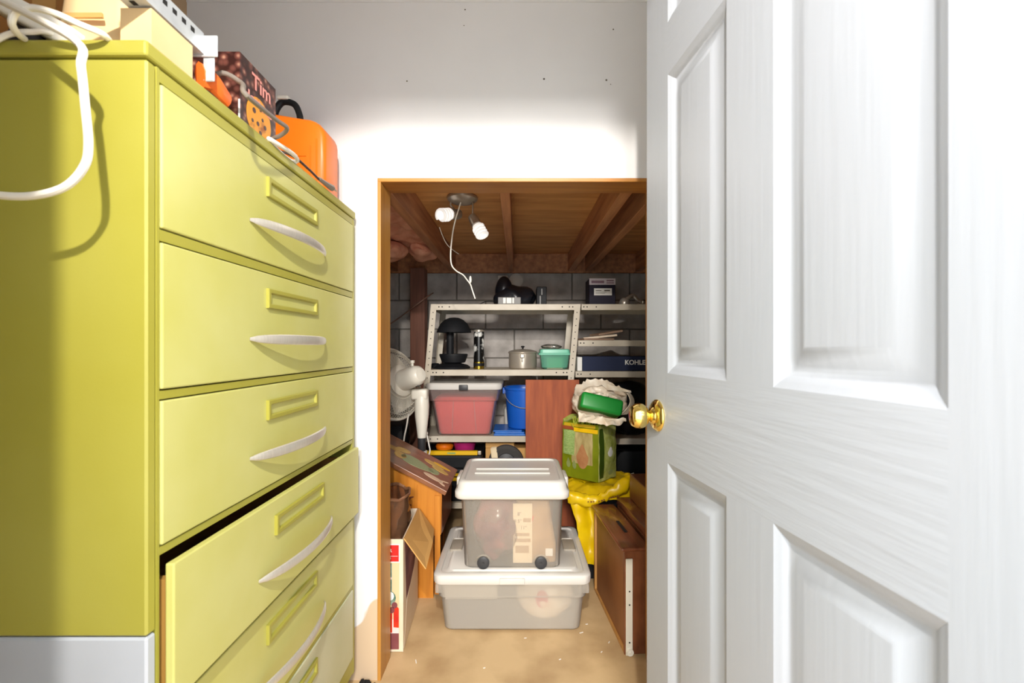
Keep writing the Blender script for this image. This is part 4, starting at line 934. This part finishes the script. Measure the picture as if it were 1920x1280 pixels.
# brown drawer box on end with slide rail
br = thing('brown_drawer_box', 'brown wooden drawer standing on end with white slide rail', 'drawer', (.40, 1.70, 0), math.radians(4.5))
A = br
def lbox(*a, **k): return MB().box(*a, **k)
# local axes: x right, y away; origin at the near left floor corner
part('left_panel', lbox((.008, .012, .012), (.014, .437, .375)), M_brownpanel, A, local=True)
part('edging', MB().box((0, .445, 0), (.012, .461, .388), .001, 1), M_edge, A, local=True)
part('edging', MB().box((0, .012, 0), (.012, .4445, .012), .001, 1), M_edge, A, local=True)
part('near_panel', lbox((.0, 0, 0), (.098, .0115, .388), .001, 1), M_brownfurn, A, local=True)
part('far_panel', lbox((.0125, .449, 0), (.098, .461, .388), .001, 1), M_brownfurn, A, local=True)
part('top_board', lbox((-.014, -.012, .3885), (.098, .465, .402), .006, 3), M_topbrown, A, True, local=True)
part('hand_slot', lbox((.042, .13, .4005), (.056, .25, .4028), .004, 1), M_hole, A, local=True)
part('slide_rail', MB().box((.004, -.008, .0), (.030, -.0005, .36), .002, 1), M_rail, A, local=True, label='white metal slide rail')
part('roller', MB().lathe([(.0001, .010), (.004, .010), (.005, .007), (.013, .007), (.014, 0), (.0001, 0)], axisM((.018, -.0085, .016), (0, -1, 0)), 18), M_rail, A, True, local=True)
for z in (.05, .19, .24): part('rail_hole', MB().lathe([(.0001, .001), (.003, .001), (.003, 0)], axisM((.017, -.0082, z), (0, -1, 0)), 8), M_hole, A, local=True)
b2 = thing('brown_chest', 'second brown wooden box beside the drawer on end', 'box', (.507, 1.74, 0), math.radians(4.5))
part('body', lbox((.0, .02, 0), (.16, .42, .400), .002, 1), M_brownfurn, b2, local=True)
part('top_board', lbox((-.002, .016, .4005), (.165, .425, .436), .004, 2), M_topbrown, b2, True, local=True)
tag(part('brown_plank_box', MB().box((.0, 0, 0), (.10, .29, .115), .003, 1, Matrix.Translation((.548, 1.86, .4365)) @ Matrix.Rotation(.06, 4, 'Z')), M_brownfurn), 'small brown wooden box stacked on the second brown box', 'box')

# ------------------------------------------------------------------ ceiling light of the closet
fx = thing('ceiling_fixture', 'nickel ceiling light with two spiral bulbs on the closet ceiling', 'light', (-.26, 2.15, 1.860))
part('canopy', MB().lathe([(.068, 0), (.073, -.007), (.071, -.016), (.055, -.028), (.028, -.035), (.0001, -.036)], Matrix.Translation((-.26, 2.15, 1.8605)), 36), M_nickel, fx, True)
def cfl(o, d, sgn):
    Mx = axisM(o, d); t = MB(); pts = []
    for k in range(73):
        a = k / 72 * 2 * math.pi * 3.6; pts.append(Mx @ V((.024 * math.cos(a), .024 * math.sin(a), .013 + .058 * k / 72)))
    t.tube(pts, 0.0078, 8, False); return Mx, t
for (o, d, s0) in ((W(846, 402, 2.15), V((-.62, -.74, -.25)), 0), (W(894, 422, 2.15), V((.42, -.30, -.80)), 1)):
    d = d.normalized(); Mx, t = cfl(o, d, 1)
    arm = V((-.26 + (.050 if s0 else -.053), 2.15, 1.838))
    sk = part('socket', MB().lathe([(.012, -.058), (.021, -.054), (.024, -.04), (.024, .0), (.020, .002), (.0001, .002)], Mx, 24), M_nickel, fx, True)
    part('arm', MB().tube([arm, arm + V((0, 0, -.022)), Mx @ V((0, 0, -.05))], .004, 8), M_nickel, fx, True)
    bu = part('spiral_bulb', t, M_cfl, sk, True)
    part('bulb_base', MB().lathe([(.019, .0025), (.024, .006), (.024, .012), (.014, .014), (.0001, .0145)], Mx, 24), M_cfl, sk, True)
part('pull_cord', MB().tube([W(824, 426, 2.10), W(829, 440, 2.12), W(836, 455, 2.17), W(846, 466, 2.22), W(860, 476, 2.32)], .0018, 6), M_cord, fx, True)
pc = part('power_cord', MB().tube([V((-.265, 2.13, 1.826)), W(852, 420, 2.15), W(847, 450, 2.15), W(845, 478, 2.15), W(847, 497, 2.15), W(856, 508, 2.16), W(868, 515, 2.17), W(876, 525, 2.18), W(882, 533, 2.18), W(886, 545, 2.18), W(891, 560, 2.18)], .0032, 8), M_cord, fx, True)
part('inline_switch', MB().blob(W(882, 524, 2.175), (.006, .006, .018), 0, 1, 3), M_cord, pc, True)
tag(part('wall_cable', MB().tube([W(715, 618, 3.53), W(745, 598, 3.52), W(768, 581, 3.29), W(800, 557, 3.29), W(812, 549, 3.52)], .0045, 6), mat('tan cable', (168, 128, 108), .5), None, True), 'thin brown cable running slantwise across the timber post', 'cable')

# ------------------------------------------------------------------ insulation
def insul(u, v):
    x = -.905 + .385 * u; y = 1.70 + 1.35 * v
    k = noise.noise(V((x * 9, y * 7, 1))) + .5 * noise.noise(V((x * 22, y * 18, 4)))
    return V((x, y, 1.765 - .034 * k - .05 * (1 - u) * (1 - abs(2 * v - 1)) + .02 * u))
ib = tag(part('insulation_batt', MB().grid(insul, 30, 60), M_pink, None, True), 'pink fibreglass insulation sagging between the joists at left', 'insulation')
for c, r, sd in (((-.76, 2.62, 1.705), (.11, .17, .055), 3), ((-.80, 2.22, 1.72), (.085, .2, .05), 8), ((-.60, 2.85, 1.735), (.07, .16, .04), 5)):
    part('tuft', MB().blob(c, r, .4, 14, 4, sd), M_pink, ib, True)
# debris in the corner by the opening
db_ = MB()
for k in range(26):
    x, y = -.535 + .05 * random.random(), 1.535 + .028 * random.random(); r = random.uniform(.003, .009)
    db_.blob((x, y, r * .7), (r, r, r * .8), .4, 120, 1, k)
dbo = part('debris', db_, M_hole, None, True); dbo['kind'] = 'stuff'; dbo['label'] = 'dark fluffy debris on the floor by the wall base'
ch = MB()
for px, py, a, l in ((1062, 1142, 1.2, .016), (1090, 1186, .4, .008), (1100, 1170, .2, .005), (1128, 1222, .8, .004), (985, 1196, .1, .005), (780, 1240, 1.9, .010), (1050, 1236, .5, .004), (1142, 1204, 1.1, .006), (908, 1252, .3, .004)):
    D = 981.3 / (py - 650); p = W(px, py, D)
    ch.box((-l, -.0015, 0), (l, .0015, .0012), 0, 1, Matrix.Translation((p.x, p.y, .0002)) @ Matrix.Rotation(a, 4, 'Z'))
cho = part('paint_chips', ch, M_white); cho['kind'] = 'stuff'; cho['label'] = 'small white paint chips scattered on the tan concrete floor'
